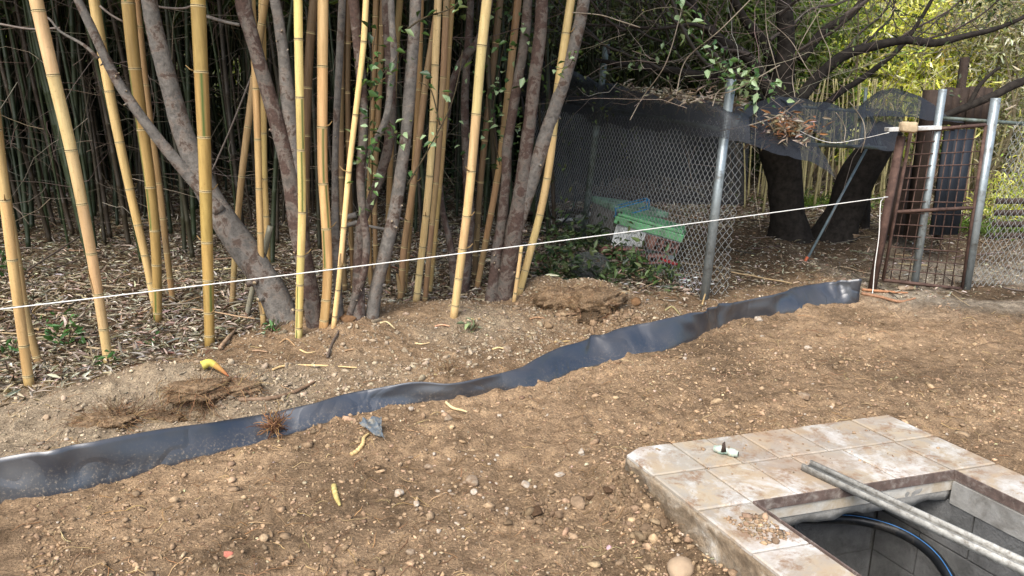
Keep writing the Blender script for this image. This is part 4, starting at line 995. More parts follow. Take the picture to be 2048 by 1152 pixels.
# ---------------------------------------------------------------- draped shade nets
def net(label, rows, cell=.011, rip=.02, seed=1):
    Rw = []
    for r_ in rows:
        Rw.append(np.array([at(u, v, Yq) for (u, v, Yq) in r_]))
    n = 60
    def rs(P, n):
        S_ = smooth_path(P, .02); s = np.concatenate([[0], np.cumsum(np.linalg.norm(np.diff(S_, axis=0), axis=1))]); t = np.linspace(0, s[-1], n); return np.stack([np.interp(t, s, S_[:, i]) for i in range(3)], 1)
    Rw = np.array([rs(P, n) for P in Rw]); m_ = 28
    G_ = np.array([rs(Rw[:, j], m_) for j in range(n)])       # n x m x 3
    A = np.linspace(0, 1, n)[:, None] * np.ones((1, m_)); Bq = np.ones((n, 1)) * np.linspace(0, 1, m_)[None]
    LA = np.linalg.norm(np.diff(G_, axis=0), axis=-1).sum(0).mean(); LB = np.linalg.norm(np.diff(G_, axis=1), axis=-1).sum(1).mean()
    wrk = rip * fbm(A * LA * 1.0, Bq * LB * .35 + A * 2, 3.2, 3, seed)
    G_[..., 2] += wrk; G_[..., 1] += wrk * .8
    ix = np.arange(n * m_).reshape(n, m_); Qd = np.stack([ix[:-1, :-1], ix[1:, :-1], ix[1:, 1:], ix[:-1, 1:]], -1).reshape(-1, 4)
    uv = np.stack([A * LA / cell, Bq * LB / cell], -1).reshape(-1, 2)
    o = link('shade_net', mesh_np('shade_net', G_.reshape(-1, 3), Qd, 'net', None, True, uv)); tag(o, label, 'net', 'black nets over the enclosure'); return o
fy = lambda u: np.interp(u, [1060, 1165, 1408, 1500], [9.4, ep[1], cp[1], cp[1] - .1])
net('black shade net draped over the fence rail of the enclosure', [
    [(u, v, fy(u) - .06) for u, v in ((1040, 200), (1100, 214), (1190, 240), (1300, 262), (1380, 268), (1440, 274), (1500, 288))],
    [(u, v, fy(u) - .04) for u, v in ((1040, 160), (1100, 168), (1190, 205), (1300, 222), (1380, 232), (1450, 232), (1500, 256))],
    [(u, v, fy(u) + .1) for u, v in ((1040, 128), (1090, 128), (1150, 150), (1220, 172), (1320, 192), (1420, 205), (1500, 240))],
    [(u, v, fy(u) + .8) for u, v in ((1050, 125), (1120, 135), (1200, 160), (1280, 180), (1380, 200), (1460, 210), (1520, 225))]], rip=.08, seed=61)
net('black net corner hanging in a point in front of the dark trunk', [
    [(1476, 278, 5.75), (1530, 300, 5.8), (1585, 314, 5.85), (1635, 330, 5.9), (1670, 352, 5.95)],
    [(1480, 246, 5.9), (1535, 264, 5.95), (1582, 280, 6.0), (1630, 304, 6.0), (1662, 334, 6.0)],
    [(1490, 222, 6.3), (1530, 220, 6.3), (1575, 222, 6.25), (1612, 258, 6.15), (1648, 308, 6.05)],
    [(1500, 212, 6.8), (1540, 196, 6.8), (1575, 196, 6.6), (1604, 230, 6.3), (1640, 300, 6.1)]], rip=.03, seed=63)
net('wide black net sagging between the dark tree and the gate', [
    [(1575, 215, 6.3), (1620, 258, 6.2), (1670, 285, 6.1), (1740, 296, 6.1), (1790, 300, 6.1)],
    [(1560, 200, 6.6), (1620, 225, 6.5), (1680, 248, 6.4), (1745, 262, 6.4), (1800, 262, 6.3)],
    [(1545, 196, 7.0), (1610, 198, 7.0), (1670, 212, 6.9), (1740, 222, 6.8), (1810, 238, 6.6)],
    [(1560, 205, 7.6), (1620, 204, 7.6), (1680, 210, 7.5), (1750, 214, 7.4), (1820, 228, 7.2)]], rip=.05, seed=65)
net('humped black net over the roof left of the gate', [
    [(1715, 238, 6.5), (1760, 232, 6.5), (1810, 236, 6.5), (1870, 240, 6.4), (1930, 246, 6.3)],
    [(1718, 215, 6.8), (1760, 200, 6.8), (1810, 204, 6.8), (1860, 220, 6.7), (1900, 236, 6.6)],
    [(1722, 212, 7.1), (1755, 186, 7.1), (1800, 180, 7.1), (1845, 196, 7.0), (1885, 222, 6.9)],
    [(1730, 215, 7.7), (1770, 190, 7.7), (1810, 190, 7.7), (1850, 205, 7.6), (1890, 225, 7.5)]], rip=.02, seed=67)
net('black net added to darken the back of the enclosure', [  # added backdrop net, stands in for the deep shade inside the enclosure
    [(1075, 436, 10.2), (1180, 425, 10.2), (1300, 425, 10.2), (1400, 425, 10.2), (1490, 425, 10.2)],
    [(1070, 340, 10.2), (1180, 340, 10.25), (1300, 340, 10.2), (1400, 340, 10.25), (1495, 340, 10.2)],
    [(1065, 250, 10.2), (1180, 250, 10.2), (1300, 252, 10.25), (1400, 252, 10.2), (1500, 252, 10.2)],
    [(1060, 190, 10.2), (1180, 190, 10.2), (1300, 196, 10.2), (1400, 196, 10.2), (1500, 200, 10.2)]], rip=.05, seed=69)
# roof frame that carries the nets
rp = at(1300, 300, 7.2); rframe = empty('roof_frame', tuple(rp), 'dark roof poles under the nets of the enclosure', 'frame')
for a, b in (((1475, 282, 6.0), (1770, 296, 6.6)), ((1470, 250, 6.4), (1500, 205, 8.2)), ((1760, 290, 6.6), (1740, 225, 8.2)), ((1500, 205, 8.2), (1740, 225, 8.2))):
    bar3('roof_pole', at(*a), at(*b), .016, 'galv_old', rframe, rp, 8)
# dark panels, posts, pallet behind the gate
def vboard(name, label, cat, u0, u1, v0, v1, Y, mat, nb=1, horiz=False, group=None, thick=.03):
    a = at(u0, v1, Y); b = at(u1, v0, Y); a[0] = at(u0, v0, Y)[0]; g_ = np.array([(a[0] + b[0]) / 2, Y, a[2]]); e_ = empty(name, tuple(g_), label, cat, group)
    for k in range(nb):
        f0, f1 = k / nb, (k + (.5 if horiz else .93)) / nb
        bx = boxv((a[0], Y + .004 * (k % 3), a[2] + (b[2] - a[2]) * f0), (b[0], Y + thick, a[2] + (b[2] - a[2]) * f1)) if horiz else boxv((a[0] + (b[0] - a[0]) * f0, Y + .006 * (k % 3), a[2] - .0), (a[0] + (b[0] - a[0]) * f1, Y + thick, b[2] - .02 * rng.random()))
        mb_ = MB(); mb_.add(bx - g_, BOXQ); mb_.obj('board' if nb > 1 else 'panel', mat, e_)
    return e_
vboard('netting_panel', 'dark panel added for the dark netting behind the rusty gate', 'panel', 1892, 1952, 258, 470, 7.0, 'sheet_dark', 3)  # solid dark panel added in place of dark netting
vboard('timber_post', 'thick brown timber post rising above the net beside the galvanized post', 'post', 1860, 1888, 176, 480, 7.3, 'wood_dark', 1, thick=.12)
vboard('timber_post', 'tall thin dark timber post standing behind the gate top', 'post', 1929, 1942, 112, 480, 7.6, 'wood_dark', 1, thick=.07)
vboard('board_stack', 'dark upright boards behind the gate top rail', 'boards', 1894, 1990, 172, 250, 7.5, 'wood_dark', 6)
vboard('board_screen', 'dark board screen seen through the gate bars', 'boards', 1790, 1870, 330, 470, 7.6, 'wood_dark', 4)
vboard('pallet', 'grey slatted pallet leaning behind the right hand wire fence', 'pallet', 1996, 2120, 385, 500, 8.0, 'wood_dark', 5, True, thick=.018)
vboard('timber_post', 'dark post seen through the wire fence beside the pallet', 'post', 1978, 1994, 262, 500, 7.9, 'wood_dark', 1, thick=.08)

# ---------------------------------------------------------------- dark spreading tree behind the enclosure
def branch_tree(root, org, start, d0, L, r, depth, mbt, mat_limb, out, spread=.7, up=.05, minr=.012):
    n = 9; P = [start.copy()]; d = d0 / np.linalg.norm(d0); kids = []
    for k in range(n):
        d = d + rng.normal(size=3) * .16 + np.array([0, 0, up]); d /= np.linalg.norm(d); P.append(P[-1] + d * L / n)
    P = np.array(P); rr = np.linspace(r, r * .45, n + 1)
    S_ = smooth_path(np.column_stack([P, rr]), max(.04, r)); V, Qd, _ = tube(S_[:, :3], S_[:, 3], 8 if r > .03 else (5 if r > .01 else 3), False)
    if r > .022: link('limb', mesh_np('limb', V - org, Qd, mat_limb, None, True), root)
    else: mbt.add(V, Qd, None, vcol(lin(74, 68, 62), 1)[0])
    if depth == 0: out.append(P); return
    for k in range(int(rng.integers(3, 6))):
        i = int(rng.integers(3, n + 1)); dd = (P[i] - P[i - 1]); dd /= np.linalg.norm(dd); dd = dd + rng.normal(size=3) * spread; branch_tree(root, org, P[i], dd, L * rng.uniform(.45, .75), rr[i] * .62, depth - 1, mbt, mat_limb, out, spread, up)
tg = gph(1580, 474); Yt = tg[1]
dtree = empty('dark_tree', tuple(tg), 'big dark tree with two bare trunks spreading over the nets', 'tree')
stem(dtree, tg, [(1582, 484, 98), (1578, 458, 76), (1574, 420, 64), (1568, 350, 66), (1556, 290, 74), (1550, 240, 60), (1562, 180, 44), (1572, 100, 34), (1568, 20, 28), (1560, -60, 24)], 'bark_dark', Yt, 'trunk', under=.15)
stem(dtree, tg, [(1662, 484, 100), (1674, 458, 80), (1690, 420, 68), (1716, 350, 66), (1750, 300, 60), (1780, 255, 50)], 'bark_dark', Yt, 'trunk', under=.15)
stem(dtree, tg, [(1718, 474, 34), (1722, 430, 32), (1726, 380, 30), (1732, 330, 26)], 'bark_dark', Yt + .3, 'trunk', under=.15)
stem(dtree, tg, [(1560, 230, 31), (1600, 195, 25), (1640, 150, 21), (1690, 110, 19), (1750, 92, 17), (1810, 80, 15), (1870, 86, 14), (1930, 72, 11), (1990, 58, 9), (2060, 30, 6)], 'bark_dark', Yt - .6, 'limb', under=0)
stem(dtree, tg, [(1640, 220, 14), (1680, 185, 12), (1720, 160, 11), (1760, 130, 10), (1800, 95, 9), (1840, 40, 7), (1880, -30, 6)], 'bark_dark', Yt - .3, 'limb', under=0)
stem(dtree, tg, [(1545, 240, 27), (1500, 180, 21), (1450, 150, 19), (1400, 150, 15), (1340, 140, 12), (1270, 132, 10), (1190, 120, 7)], 'bark_dark', Yt - .2, 'limb', under=0)
stem(dtree, tg, [(1550, 200, 25), (1500, 120, 21), (1440, 80, 19), (1395, 30, 16), (1370, -40, 14)], 'bark_dark', Yt - .4, 'limb', under=0)
stem(dtree, tg, [(1560, 180, 25), (1530, 90, 19), (1490, 40, 15), (1450, -40, 12)], 'bark_dark', Yt + .3, 'limb', under=0)
stem(dtree, tg, [(1600, 120, 21), (1650, 60, 16), (1700, 30, 14), (1760, -40, 11)], 'bark_dark', Yt - .2, 'limb', under=0)
stem(dtree, tg, [(1870, 240, 12), (1930, 215, 14), (1990, 190, 15), (2040, 165, 16), (2110, 150, 17)], 'bark_dark', 6.9, 'limb', under=0)
stem(dtree, tg, [(1935, 215, 9), (1960, 170, 8), (1985, 145, 6), (2000, 135, 6)], 'bark_dark', 6.9, 'limb', under=0)
mbt = MB(); tips = []
for (u, v, dx, Lb, rb) in ((1480, 150, -1, 1.6, .02), (1430, 140, -1, 1.5, .02), (1380, 140, -.8, 1.4, .018), (1320, 138, -.8, 1.2, .016), (1420, 60, -.8, 1.6, .02), (1390, 20, -.6, 1.5, .02), (1500, 110, -.3, 1.5, .02), (1540, 80, .2, 1.4, .02), (1640, 150, .4, 1.2, .018), (1700, 108, .5, 1.2, .016), (1760, 92, .6, 1.1, .015), (1820, 82, .5, 1.0, .014), (1880, 84, .6, .9, .012), (1720, 160, .6, 1.0, .014), (1690, 30, .5, 1.3, .018), (1270, 130, -.8, 1.2, .015), (1600, 100, .3, 1.4, .018), (1460, 40, -.2, 1.4, .018), (1330, 60, -.6, 1.4, .016), (1250, 60, -.6, 1.3, .015), (1180, 90, -.6, 1.2, .014), (1560, 30, .2, 1.4, .018), (1350, 100, -.2, 1.2, .016), (1220, 110, -.3, 1.2, .015)):
    st_ = at(u, v, Yt - .2 + rng.normal() * .5)
    branch_tree(dtree, tg, st_, np.array([dx, rng.normal() * .6, .25]), Lb, rb, 3, mbt, 'bark_dark', tips, .75, .03)
o = mbt.obj('twigs', 'twig', dtree); o.location = tuple(-tg); tag(o, kind='stuff')
tp = np.concatenate(tips); n = 4500; idx = rng.integers(len(tp), size=n)
left = tp[idx][:, 0] < 2.6
cen = tp[idx] + rng.normal(size=(n, 3)) * .08; Ls = rng.uniform(.03, .07, n)
V, Q_, cc = leaves(cen, rdir(n), rdir(n, 1), Ls, Ls * .4, pick([lin(70, 84, 48), lin(90, 100, 56), lin(60, 70, 46)], n)); o = link('crown', mesh_np('crown', V - tg, Q_, 'leaf_dark', cc), dtree)
leafmass('canopy', '', [(1.6, 9.8, 4.2, 1.6, 1.8, .7, 5000)], DK, 'leaf_dark', (.12, .22), .35, kind='stuff', parent=dtree).location = tuple(-tg)

# ---------------------------------------------------------------- bright leaves and brush beyond
def shrub(label, u, v, Y, rx, ry, rz, n, cols, mat='leaf_bright', L=(.1, .2), ar=.2, name='bush', nst=7, z0=None, group='plants beyond the enclosure'):
    c = at(u, v, Y); gz = float(height(c[0], Y, False)); org = np.array([c[0], Y, gz]); root = empty(name, tuple(org), label, name.replace('_', ' '), group)
    ms = MB()
    for k in range(nst):
        e_ = c + rng.normal(size=3) * [rx * .5, ry * .5, rz * .4]; P = smooth_path(np.array([org + [rng.normal() * .15, rng.normal() * .1, -.05], (org + e_) / 2 + rng.normal(size=3) * .12, e_]), .15)
        V, Qd, _ = tube(P, np.linspace(.03, .01, len(P)), 6, False); ms.add(V, Qd, None, lin(100, 92, 70))
    o = tag(ms.obj('stems', 'twig', root), kind='stuff'); o.location = tuple(-org)
    nt = n // 10; tips_ = rdir(nt) * (rng.random((nt, 1)) ** .4) * [rx, ry, rz] * (1 + .25 * rng.normal(size=(nt, 1))) + c
    idx = rng.integers(nt, size=n); cen = tips_[idx] + rng.normal(size=(n, 3)) * .09; cen[:, 2] = np.maximum(cen[:, 2], gz + .03); Ls = rng.uniform(*L, n)
    V, Q_, cc = leaves(cen, rdir(n, -.3), rdir(n, .8), Ls, Ls * ar, pick(cols, n, var=.3) * np.exp(rng.normal(size=nt) * .25)[idx][:, None]); link('crown', mesh_np('crown', V - org, Q_, mat, cc), root); return root
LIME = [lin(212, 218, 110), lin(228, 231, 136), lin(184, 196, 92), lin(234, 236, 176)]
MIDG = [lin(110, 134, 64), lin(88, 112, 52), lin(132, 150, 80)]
PALE_GREY = [lin(190, 188, 166), lin(170, 168, 146), lin(214, 212, 196), lin(146, 150, 112)]  # whitish grey leaf tones for the pale brush
shrub('lime green sunlit bamboo foliage above the net humps', 1790, 80, 11.6, 1.3, .9, .9, 6500, LIME, name='leafy_bush')
shrub('lime green sunlit foliage right behind the timber posts', 1850, 190, 11.2, .9, .7, .6, 5000, LIME, name='leafy_bush')
shrub('mid green foliage seen left of the lime green leaves', 1640, 120, 11.8, 1.0, .9, 1.0, 7000, MIDG, name='leafy_bush')
shrub('dark green leaves hanging high behind the dark tree trunk', 1500, 40, 11.5, 1.1, .9, .9, 6000, [lin(84, 104, 54), lin(104, 122, 64)], name='leafy_bush')
shrub('pale grey brush at the upper right corner', 2010, 60, 10.6, .8, .5, .9, 3200, PALE_GREY, L=(.08, .16), name='dry_bush')
shrub('pale grey brush low behind the right hand fence', 2060, 260, 11.0, 1.1, .8, .9, 7000, PALE_GREY, L=(.06, .14), name='dry_bush')
shrub('green weeds behind the gate bars', 1960, 470, 8.6, .7, .5, .25, 1400, MIDG, L=(.05, .1), name='weed_clump', nst=3)
shrub('green weeds behind the leaning dark trunk', 1640, 430, 10.5, .9, .5, .3, 1500, MIDG, L=(.06, .12), name='weed_clump', nst=3)
shrub('sunlit yellow green weeds behind the right hand fence', 2040, 420, 9.5, .6, .5, .6, 2500, LIME, L=(.05, .1), name='weed_clump', nst=3)
leafmass('scrub', 'far green and pale grey scrub rising behind everything', [(5, 17, 2.2, 4.5, 2, 2.6, 16000), (12, 16, 2.4, 4, 3, 2.8, 12000), (0, 21, 4, 16, 2, 3.5, 22000), (18, 12, 2, 4, 5, 2.6, 9000)], LIME[:2] + MIDG + PALE_GREY[:2], 'leaf_bright', (.2, .36), .3)
PC = []
for k in range(4):
    V, Qd, Td = plain_culm(1.75, .012 + .003 * k, 6, .15, 90 + k); PC.append(mesh_np('pale_culm', V, [Qd, Td], 'twig', np.tile(lin(176, 166, 120) * (1 - .12 * k), (len(V), 1)), True))
for k in range(90):
    y = rng.uniform(9.6, 12.2); u = rng.uniform(1490, 1860) if k < 70 else rng.uniform(1900, 2060)
    p = at(u, 400, y); o = link('pale_culm', PC[k % 4], None, (p[0], y, float(height(p[0], y, False)) - .03), (rng.normal() * .05, rng.normal() * .05, rng.random() * 6)); tag(o, 'thin pale cane among the sunlit canes behind the dark tree', 'cane', 'sunlit canes behind the dark tree')
mb = twigs(800, ((2.2, 7.5), (8.6, 11.0), (.3, 3.1)), (.3, 1.1), .003, [lin(160, 150, 130), lin(120, 108, 92)], .8, .5)
tag(mb.obj('brushwood', 'twig'), 'pale brushwood tangle behind the dark tree', kind='stuff')
# ---------------------------------------------------------------- cord
cordp = [at(1776, 394, gY - .06), at(-60, 617, 3.55), ]
a, b = cordp; ext = b + (b - a) * .35
P = np.array([a + (ext - a) * t + np.array([0, 0, -.03 * math.sin(math.pi * t)]) for t in np.linspace(0, 1, 50)])
# keep the picture line straight over the visible part: sag is only 3 cm over its whole length
g0 = a.copy(); cord = empty('marking_cord', tuple(a), 'taut white cord stretched from the gate post across the bamboos', 'cord')
V, Qd, Td = tube(P, .0035, 6); link('cord_line', mesh_np('cord_line', V - g0, [Qd, Td], 'cord', None, True), cord)
tailp = smooth_path(np.array([a, at(1762, 402, gY - .07), at(1758, 470, gY - .07), at(1750, 530, gY - .07), at(1746, 578, gY - .07), gph(1744, 590) + [0, 0, .01]]), .03)
V, Qd, Td = tube(tailp, .004, 6); link('cord_tail', mesh_np('cord_tail', V - g0, [Qd, Td], 'cord', None, True), cord)
stk = ext.copy(); sg = float(height(stk[0], stk[1])); e_ = empty('stake', (stk[0], stk[1], sg), 'wooden stake holding the cord beyond the left edge', 'stake')
mb = MB(); mb.add(boxv((-.02, .005, -.2), (.02, .045, stk[2] - sg + .15)), BOXQ); mb.obj('stake_shaft', 'wood_grey', e_)
c1 = smooth_path(np.array([at(1778, 265, gY - .1), at(1720, 278, 6.0), at(1660, 285, 6.1), at(1600, 262, 6.1), at(1580, 240, 6.15)]), .04)
V, Qd, Td = tube(c1, .003, 5); tag(link('thin_cord', mesh_np('thin_cord', V, [Qd, Td], 'cord', None, True)), 'thin pale cord looping from the white board over the net', 'cord')
c1 = smooth_path(np.array([at(1262, 468, 7.0), at(1232, 490, 6.95), gph(1205, 514) + [0, 0, .02]]), .04)
V, Qd, Td = tube(c1, .005, 5); tag(link('thin_cord', mesh_np('thin_cord', V, [Qd, Td], 'cord', None, True)), 'short pale cord slanting to the ground left of the green box', 'cord')

# ---------------------------------------------------------------- junk in the enclosure
def obox(name, parent, org, c, size, rot, mat, bev=.006):
    o = link(name, bevel_box(name, size, bev, mat), parent, tuple(np.array(c) - org), rot); return o
jb = at(1285, 470, 7.3); jz = float(height(jb[0], 7.3)); org = np.array([jb[0], 7.3, jz])
box = empty('foam_box', tuple(org), 'white foam box with green lid tipped on the rubbish heap', 'box')
M = Matrix.Rotation(R(14), 4, 'Y') @ Matrix.Rotation(R(-16), 4, 'Z')
def tilted(name, size, ctr, mat, bev=.01):
    me = bevel_box(name, size, bev, mat); me.transform(Matrix.Translation(Vector(ctr))); me.transform(M); return link(name, me, box, (0, 0, .14))
tilted('tub', (.62, .5, .22), (.05, 0, -.02), 'foam_white'); tilted('lid', (.68, .56, .075), (.05, 0, .13), 'plastic_green'); tilted('lid_band', (.64, .52, .03), (.05, 0, .186), 'plastic_green', .008)
org = np.array([*at(1250, 448, 7.8)[:2], 0.0]); org[2] = float(height(org[0], org[1]))
tub = empty('green_tub', tuple(org), 'dull green tub tilted behind the white foam box', 'tub')
M = Matrix.Rotation(R(10), 4, 'Y') @ Matrix.Rotation(R(20), 4, 'Z')
for nm, sz, ct, mt in (('tub_body', (.6, .5, .3), (0, 0, 0), 'wood_grey'), ('tub_cover', (.66, .56, .06), (0, 0, .18), 'plastic_green_dull')):
    me = bevel_box(nm, sz, .01, mt); me.transform(Matrix.Translation(Vector(ct))); me.transform(M); link(nm, me, tub, (0, 0, .2))
# blue wire basket
bo = at(1262, 432, 7.45); bk_ = empty('wire_basket', tuple(bo), 'blue plastic frame basket on top of the green tub', 'basket')
w4 = [(-.17, -.1), (.17, -.04), (.17, .1), (-.17, .06)]
for zf, nm in ((0, 'lower_rim'), (.09, 'upper_rim')):
    pts = np.array([[x, y, zf + (.08 if x > 0 else 0)] for x, y in w4 + w4[:1]]); V, Qd, Td = tube(pts, .007, 6); link(nm, mesh_np(nm, V, [Qd, Td], 'plastic_blue', None, True), bk_)
for x, y in w4:
    zf = .08 if x > 0 else 0; V, Qd, Td = tube(np.array([[x, y, zf], [x, y, zf + .09]]), .007, 6); link('upright', mesh_np('upright', V, [Qd, Td], 'plastic_blue', None, True), bk_)
# hollow bricks
def hollow_brick(p, rz, label, tilt=0):
    root = empty('hollow_brick', tuple(p), label, 'brick', 'red hollow bricks on the rubbish heap'); root.rotation_euler = (0, tilt, rz)
    L_, H_, W_ = .28, .13, .18; t = .012
    mbk = MB()
    for k in range(4): x = -L_ / 2 + k * (L_ - t) / 3; mbk.add(boxv((x, -W_ / 2, 0), (x + t, W_ / 2, H_)), BOXQ)
    for k in range(3):
        z = k * (H_ - t) / 2
        for j in range(3): x = -L_ / 2 + j * (L_ - t) / 3 + t; mbk.add(boxv((x, -W_ / 2 + .001, z + .0007), (x + (L_ - t) / 3 - t, W_ / 2 - .001, z + t - .0007)), BOXQ)
    mbk.obj('brick_body', 'hollow_brick', root)
for (u, v, Y, rz, tl, lab) in ((1300, 520, 6.75, .2, 0, 'red hollow brick in front, holes facing out, under the green lid'), (1262, 498, 7.0, -.1, 0, 'red hollow brick behind the front one, left of the foam box'), (1228, 490, 7.1, .15, 0, 'red hollow brick at the left end of the brick row'), (1318, 500, 6.9, .4, .3, 'red hollow brick tipped on the front one')):
    p = at(u, v, Y); p[2] = float(height(p[0], Y)) + (.13 if tl else 0); hollow_brick(p, rz, lab, tl)
p = at(1340, 535, 6.7); p[2] = float(height(p[0], 6.7)) + .02
o = link('red_lid', bevel_box('red_lid', (.2, .12, .02), .004, 'plastic_red'), None, tuple(p + [0, .05, .05]), (R(10), R(20), R(30))); tag(o, 'flat red plastic piece beside the front brick', 'plastic piece')
o = link('black_tray', bevel_box('black_tray', (.24, .16, .05), .01, 'hose_black'), None, tuple(p + [-.02, -.05, .01]), (0, R(6), R(15))); tag(o, 'small black tray at the foot of the bricks', 'tray')
for (u, v, Y, sx, rz, ry, lab, mt) in ((1210, 425, 8.4, .6, .35, -4, 'pale weathered sheet lying flat at the back of the rubbish heap', 'sheet_white'), (1165, 440, 8.6, .7, .5, 3, 'white board sloping left behind the thin fence post', 'sheet_white'), (1180, 462, 8.2, .45, .2, 12, 'grey board leaning by the thin fence post', 'wood_grey'), (1110, 425, 9.0, 1.2, .6, 2, 'long dark plank at the back left of the enclosure', 'wood_dark')):
    p = at(u, v, Y); p[2] = max(p[2], float(height(p[0], Y)) + .05); o = link('loose_board', bevel_box('loose_board', (sx, .3, .035), .004, mt), None, tuple(p), (R(-14), R(ry), rz)); tag(o, lab, 'board', 'loose boards in the enclosure')
hp = smooth_path(np.array([at(1150, 372, 8.5), at(1148, 410, 8.4), at(1130, 440, 8.3), at(1100, 462, 8.2), at(1070, 470, 8.1), gph(1050, 476)]), .04)
V, Qd, Td = tube(hp, .012, 8); tag(link('black_tube', mesh_np('black_tube', V, [Qd, Td], 'hose_black', None, True)), 'black tube curving down behind the fence left of the thin post', 'tube')
# scraps of white litter behind the corner post
n = 60; cen = []
for k in range(n): c_ = gph(rng.normal(1375, 22), rng.normal(562, 9)); cen.append(c_ + [0, 0, .012])
V, T, cc = lumps(np.array(cen), rng.uniform(.006, .018, n), pick([lin(220, 220, 215), lin(200, 198, 190), lin(190, 120, 120)], n, p=[.6, .3, .1]), flat=.3); tag(link('litter_scraps', mesh_np('litter_scraps', V, T, 'pebbles', cc)), 'white torn scraps on the ground left of the corner post', kind='stuff')

# ---------------------------------------------------------------- leaf litter on the woodland floor
n = 230000
yy = 3.2 + 9.5 * rng.random(n) ** 1.35; xx = rng.uniform(-.82, .78, n) * (yy + .4)
ldv = litter_d(xx, yy) + .25 * fbm(xx, yy, 2.5, 3, 71)
pr = sstep(-.5, .25, ldv) ** 1.6 * (.55 + .45 * sstep(-.3, .3, fbm(xx, yy, 1.4, 2, 72))); pr = pr * np.where(yy < strip_y(xx) + .03, 0, 1) * np.where((xx > 1.45) & (yy < 8.5), .4, 1)
kp = rng.random(n) < pr; xx, yy = xx[kp], yy[kp]; n = len(xx)
zz = height(xx, yy) + .002 + np.abs(rng.normal(size=n)) * .012
d_ = rdir(n, 0, .22); Ls = rng.uniform(.03, .095, n) * np.where(rng.random(n) < .04, 1.7, 1); Ls = np.where((xx > 1.45) & (yy < 8.5), Ls * .6, Ls); Ws = np.minimum(Ls * rng.uniform(.1, .24, n), .02)
LC = [lin(182, 171, 152), lin(158, 145, 124), lin(130, 115, 95), lin(202, 195, 181), lin(104, 90, 74), lin(132, 106, 86)]
cc = pick(LC, n, p=[.24, .26, .2, .1, .14, .06])
V, Q_, cv = leaves(np.stack([xx, yy, zz], 1), d_, rdir(n, 1.6), Ls, Ws, cc, .35)
tag(link('leaf_litter', mesh_np('leaf_litter', V, Q_, 'litter', cv)), 'dry pale bamboo leaves carpeting the woodland floor', kind='stuff')
# fallen sticks
mb = MB()
for k in range(420):
    y = rng.uniform(4.2, 10); x = rng.uniform(-.78, .7) * y
    if litter_d(x, y) < -.25: continue
    L = rng.uniform(.15, .8); a_ = rng.random() * 3.14; t = np.linspace(-.5, .5, 6); P = np.stack([x + np.cos(a_) * L * t, y + np.sin(a_) * L * t, t * 0], 1); P[:, :2] += rng.normal(size=(6, 2)) * .01; P[:, 2] = height(P[:, 0], P[:, 1], False).max() + .012 + .03 * rng.random() * (t + .5)
    V, Qd, _ = tube(P, rng.uniform(.002, .007), 4, False); mb.add(V, Qd, None, pick(TW + [lin(160, 140, 110)], 1)[0])
tag(mb.obj('fallen_sticks', 'twig'), 'thin fallen sticks lying in the leaf litter', kind='stuff')

# ---------------------------------------------------------------- soil crumbs, gravel, roots on the bare earth
def scatter(n, rx, ry, pw=1.0):
    y = ry[0] + (ry[1] - ry[0]) * rng.random(n) ** pw; x = rng.uniform(*rx, n) * y; return x, y
x, y = scatter(90000, (-.76, .76), (1.9, 7.0), 1.25)
sl, tl_ = slab_st(x, y); ok = ~((sl > -.02) & (sl < SLAB_W + .02) & (tl_ > -.02)) & (litter_d(x, y) < .25) & ((y - strip_y(x) < -.004) | (y - strip_y(x) > .14))
clus = .3 + .7 * sstep(-.2, .4, fbm(x, y, 1.5, 3, 81)); ok &= rng.random(len(x)) < clus; x, y = x[ok], y[ok]; n = len(x)
sz = .004 * np.exp(rng.normal(size=n) * .6); sz = np.clip(sz, .0014, .02)
isp = (rng.random(n) < .13) & (sz < .011)
back_ = (y > strip_y(x))[:, None]
cc = np.where(isp[:, None], pick([lin(166, 147, 120), lin(180, 164, 140), lin(150, 128, 100)], n), np.where(back_, vcol(BANK * .84, n, .25, .02), vcol(SOIL * .84, n, .25, .02)))
V, T, cv = lumps(np.stack([x, y, height(x, y) + sz * .25], 1), sz, cc, rough=.2, cuts=3); tag(link('soil_gravel', mesh_np('soil_gravel', V, T, 'crumb', cv)), 'soil crumbs and fine pale gravel strewn over the bare earth', kind='stuff')
mb = MB()
for k in range(2200):
    y0 = 1.95 + 4.4 * rng.random() ** 1.3; x0 = rng.uniform(-.74, .74) * y0; sl, tl_ = slab_st(x0, y0)
    if (-.1 < sl < SLAB_W + .1 and tl_ > -.1) or litter_d(x0, y0) > .3: continue
    L = rng.uniform(.03, .14); a_ = rng.random() * 6.28; t = np.linspace(0, 1, 7); ca = a_ + np.cumsum(rng.normal(size=7) * .35); P = np.stack([x0 + np.cumsum(np.cos(ca)) * L / 7, y0 + np.cumsum(np.sin(ca)) * L / 7, t * 0], 1)
    P[:, 2] = height(P[:, 0], P[:, 1]) + .003 + .012 * np.sin(t * 3.1) * rng.random(); V, Qd, _ = tube(P, rng.uniform(.0007, .002) * (1 - .5 * t), 3, False); mb.add(V, Qd, None, pick([lin(186, 158, 116), lin(150, 116, 80), lin(120, 92, 66)], 1)[0])
tag(mb.obj('root_fibres', 'twig'), 'thin pale root fibres lying on the bare earth', kind='stuff')
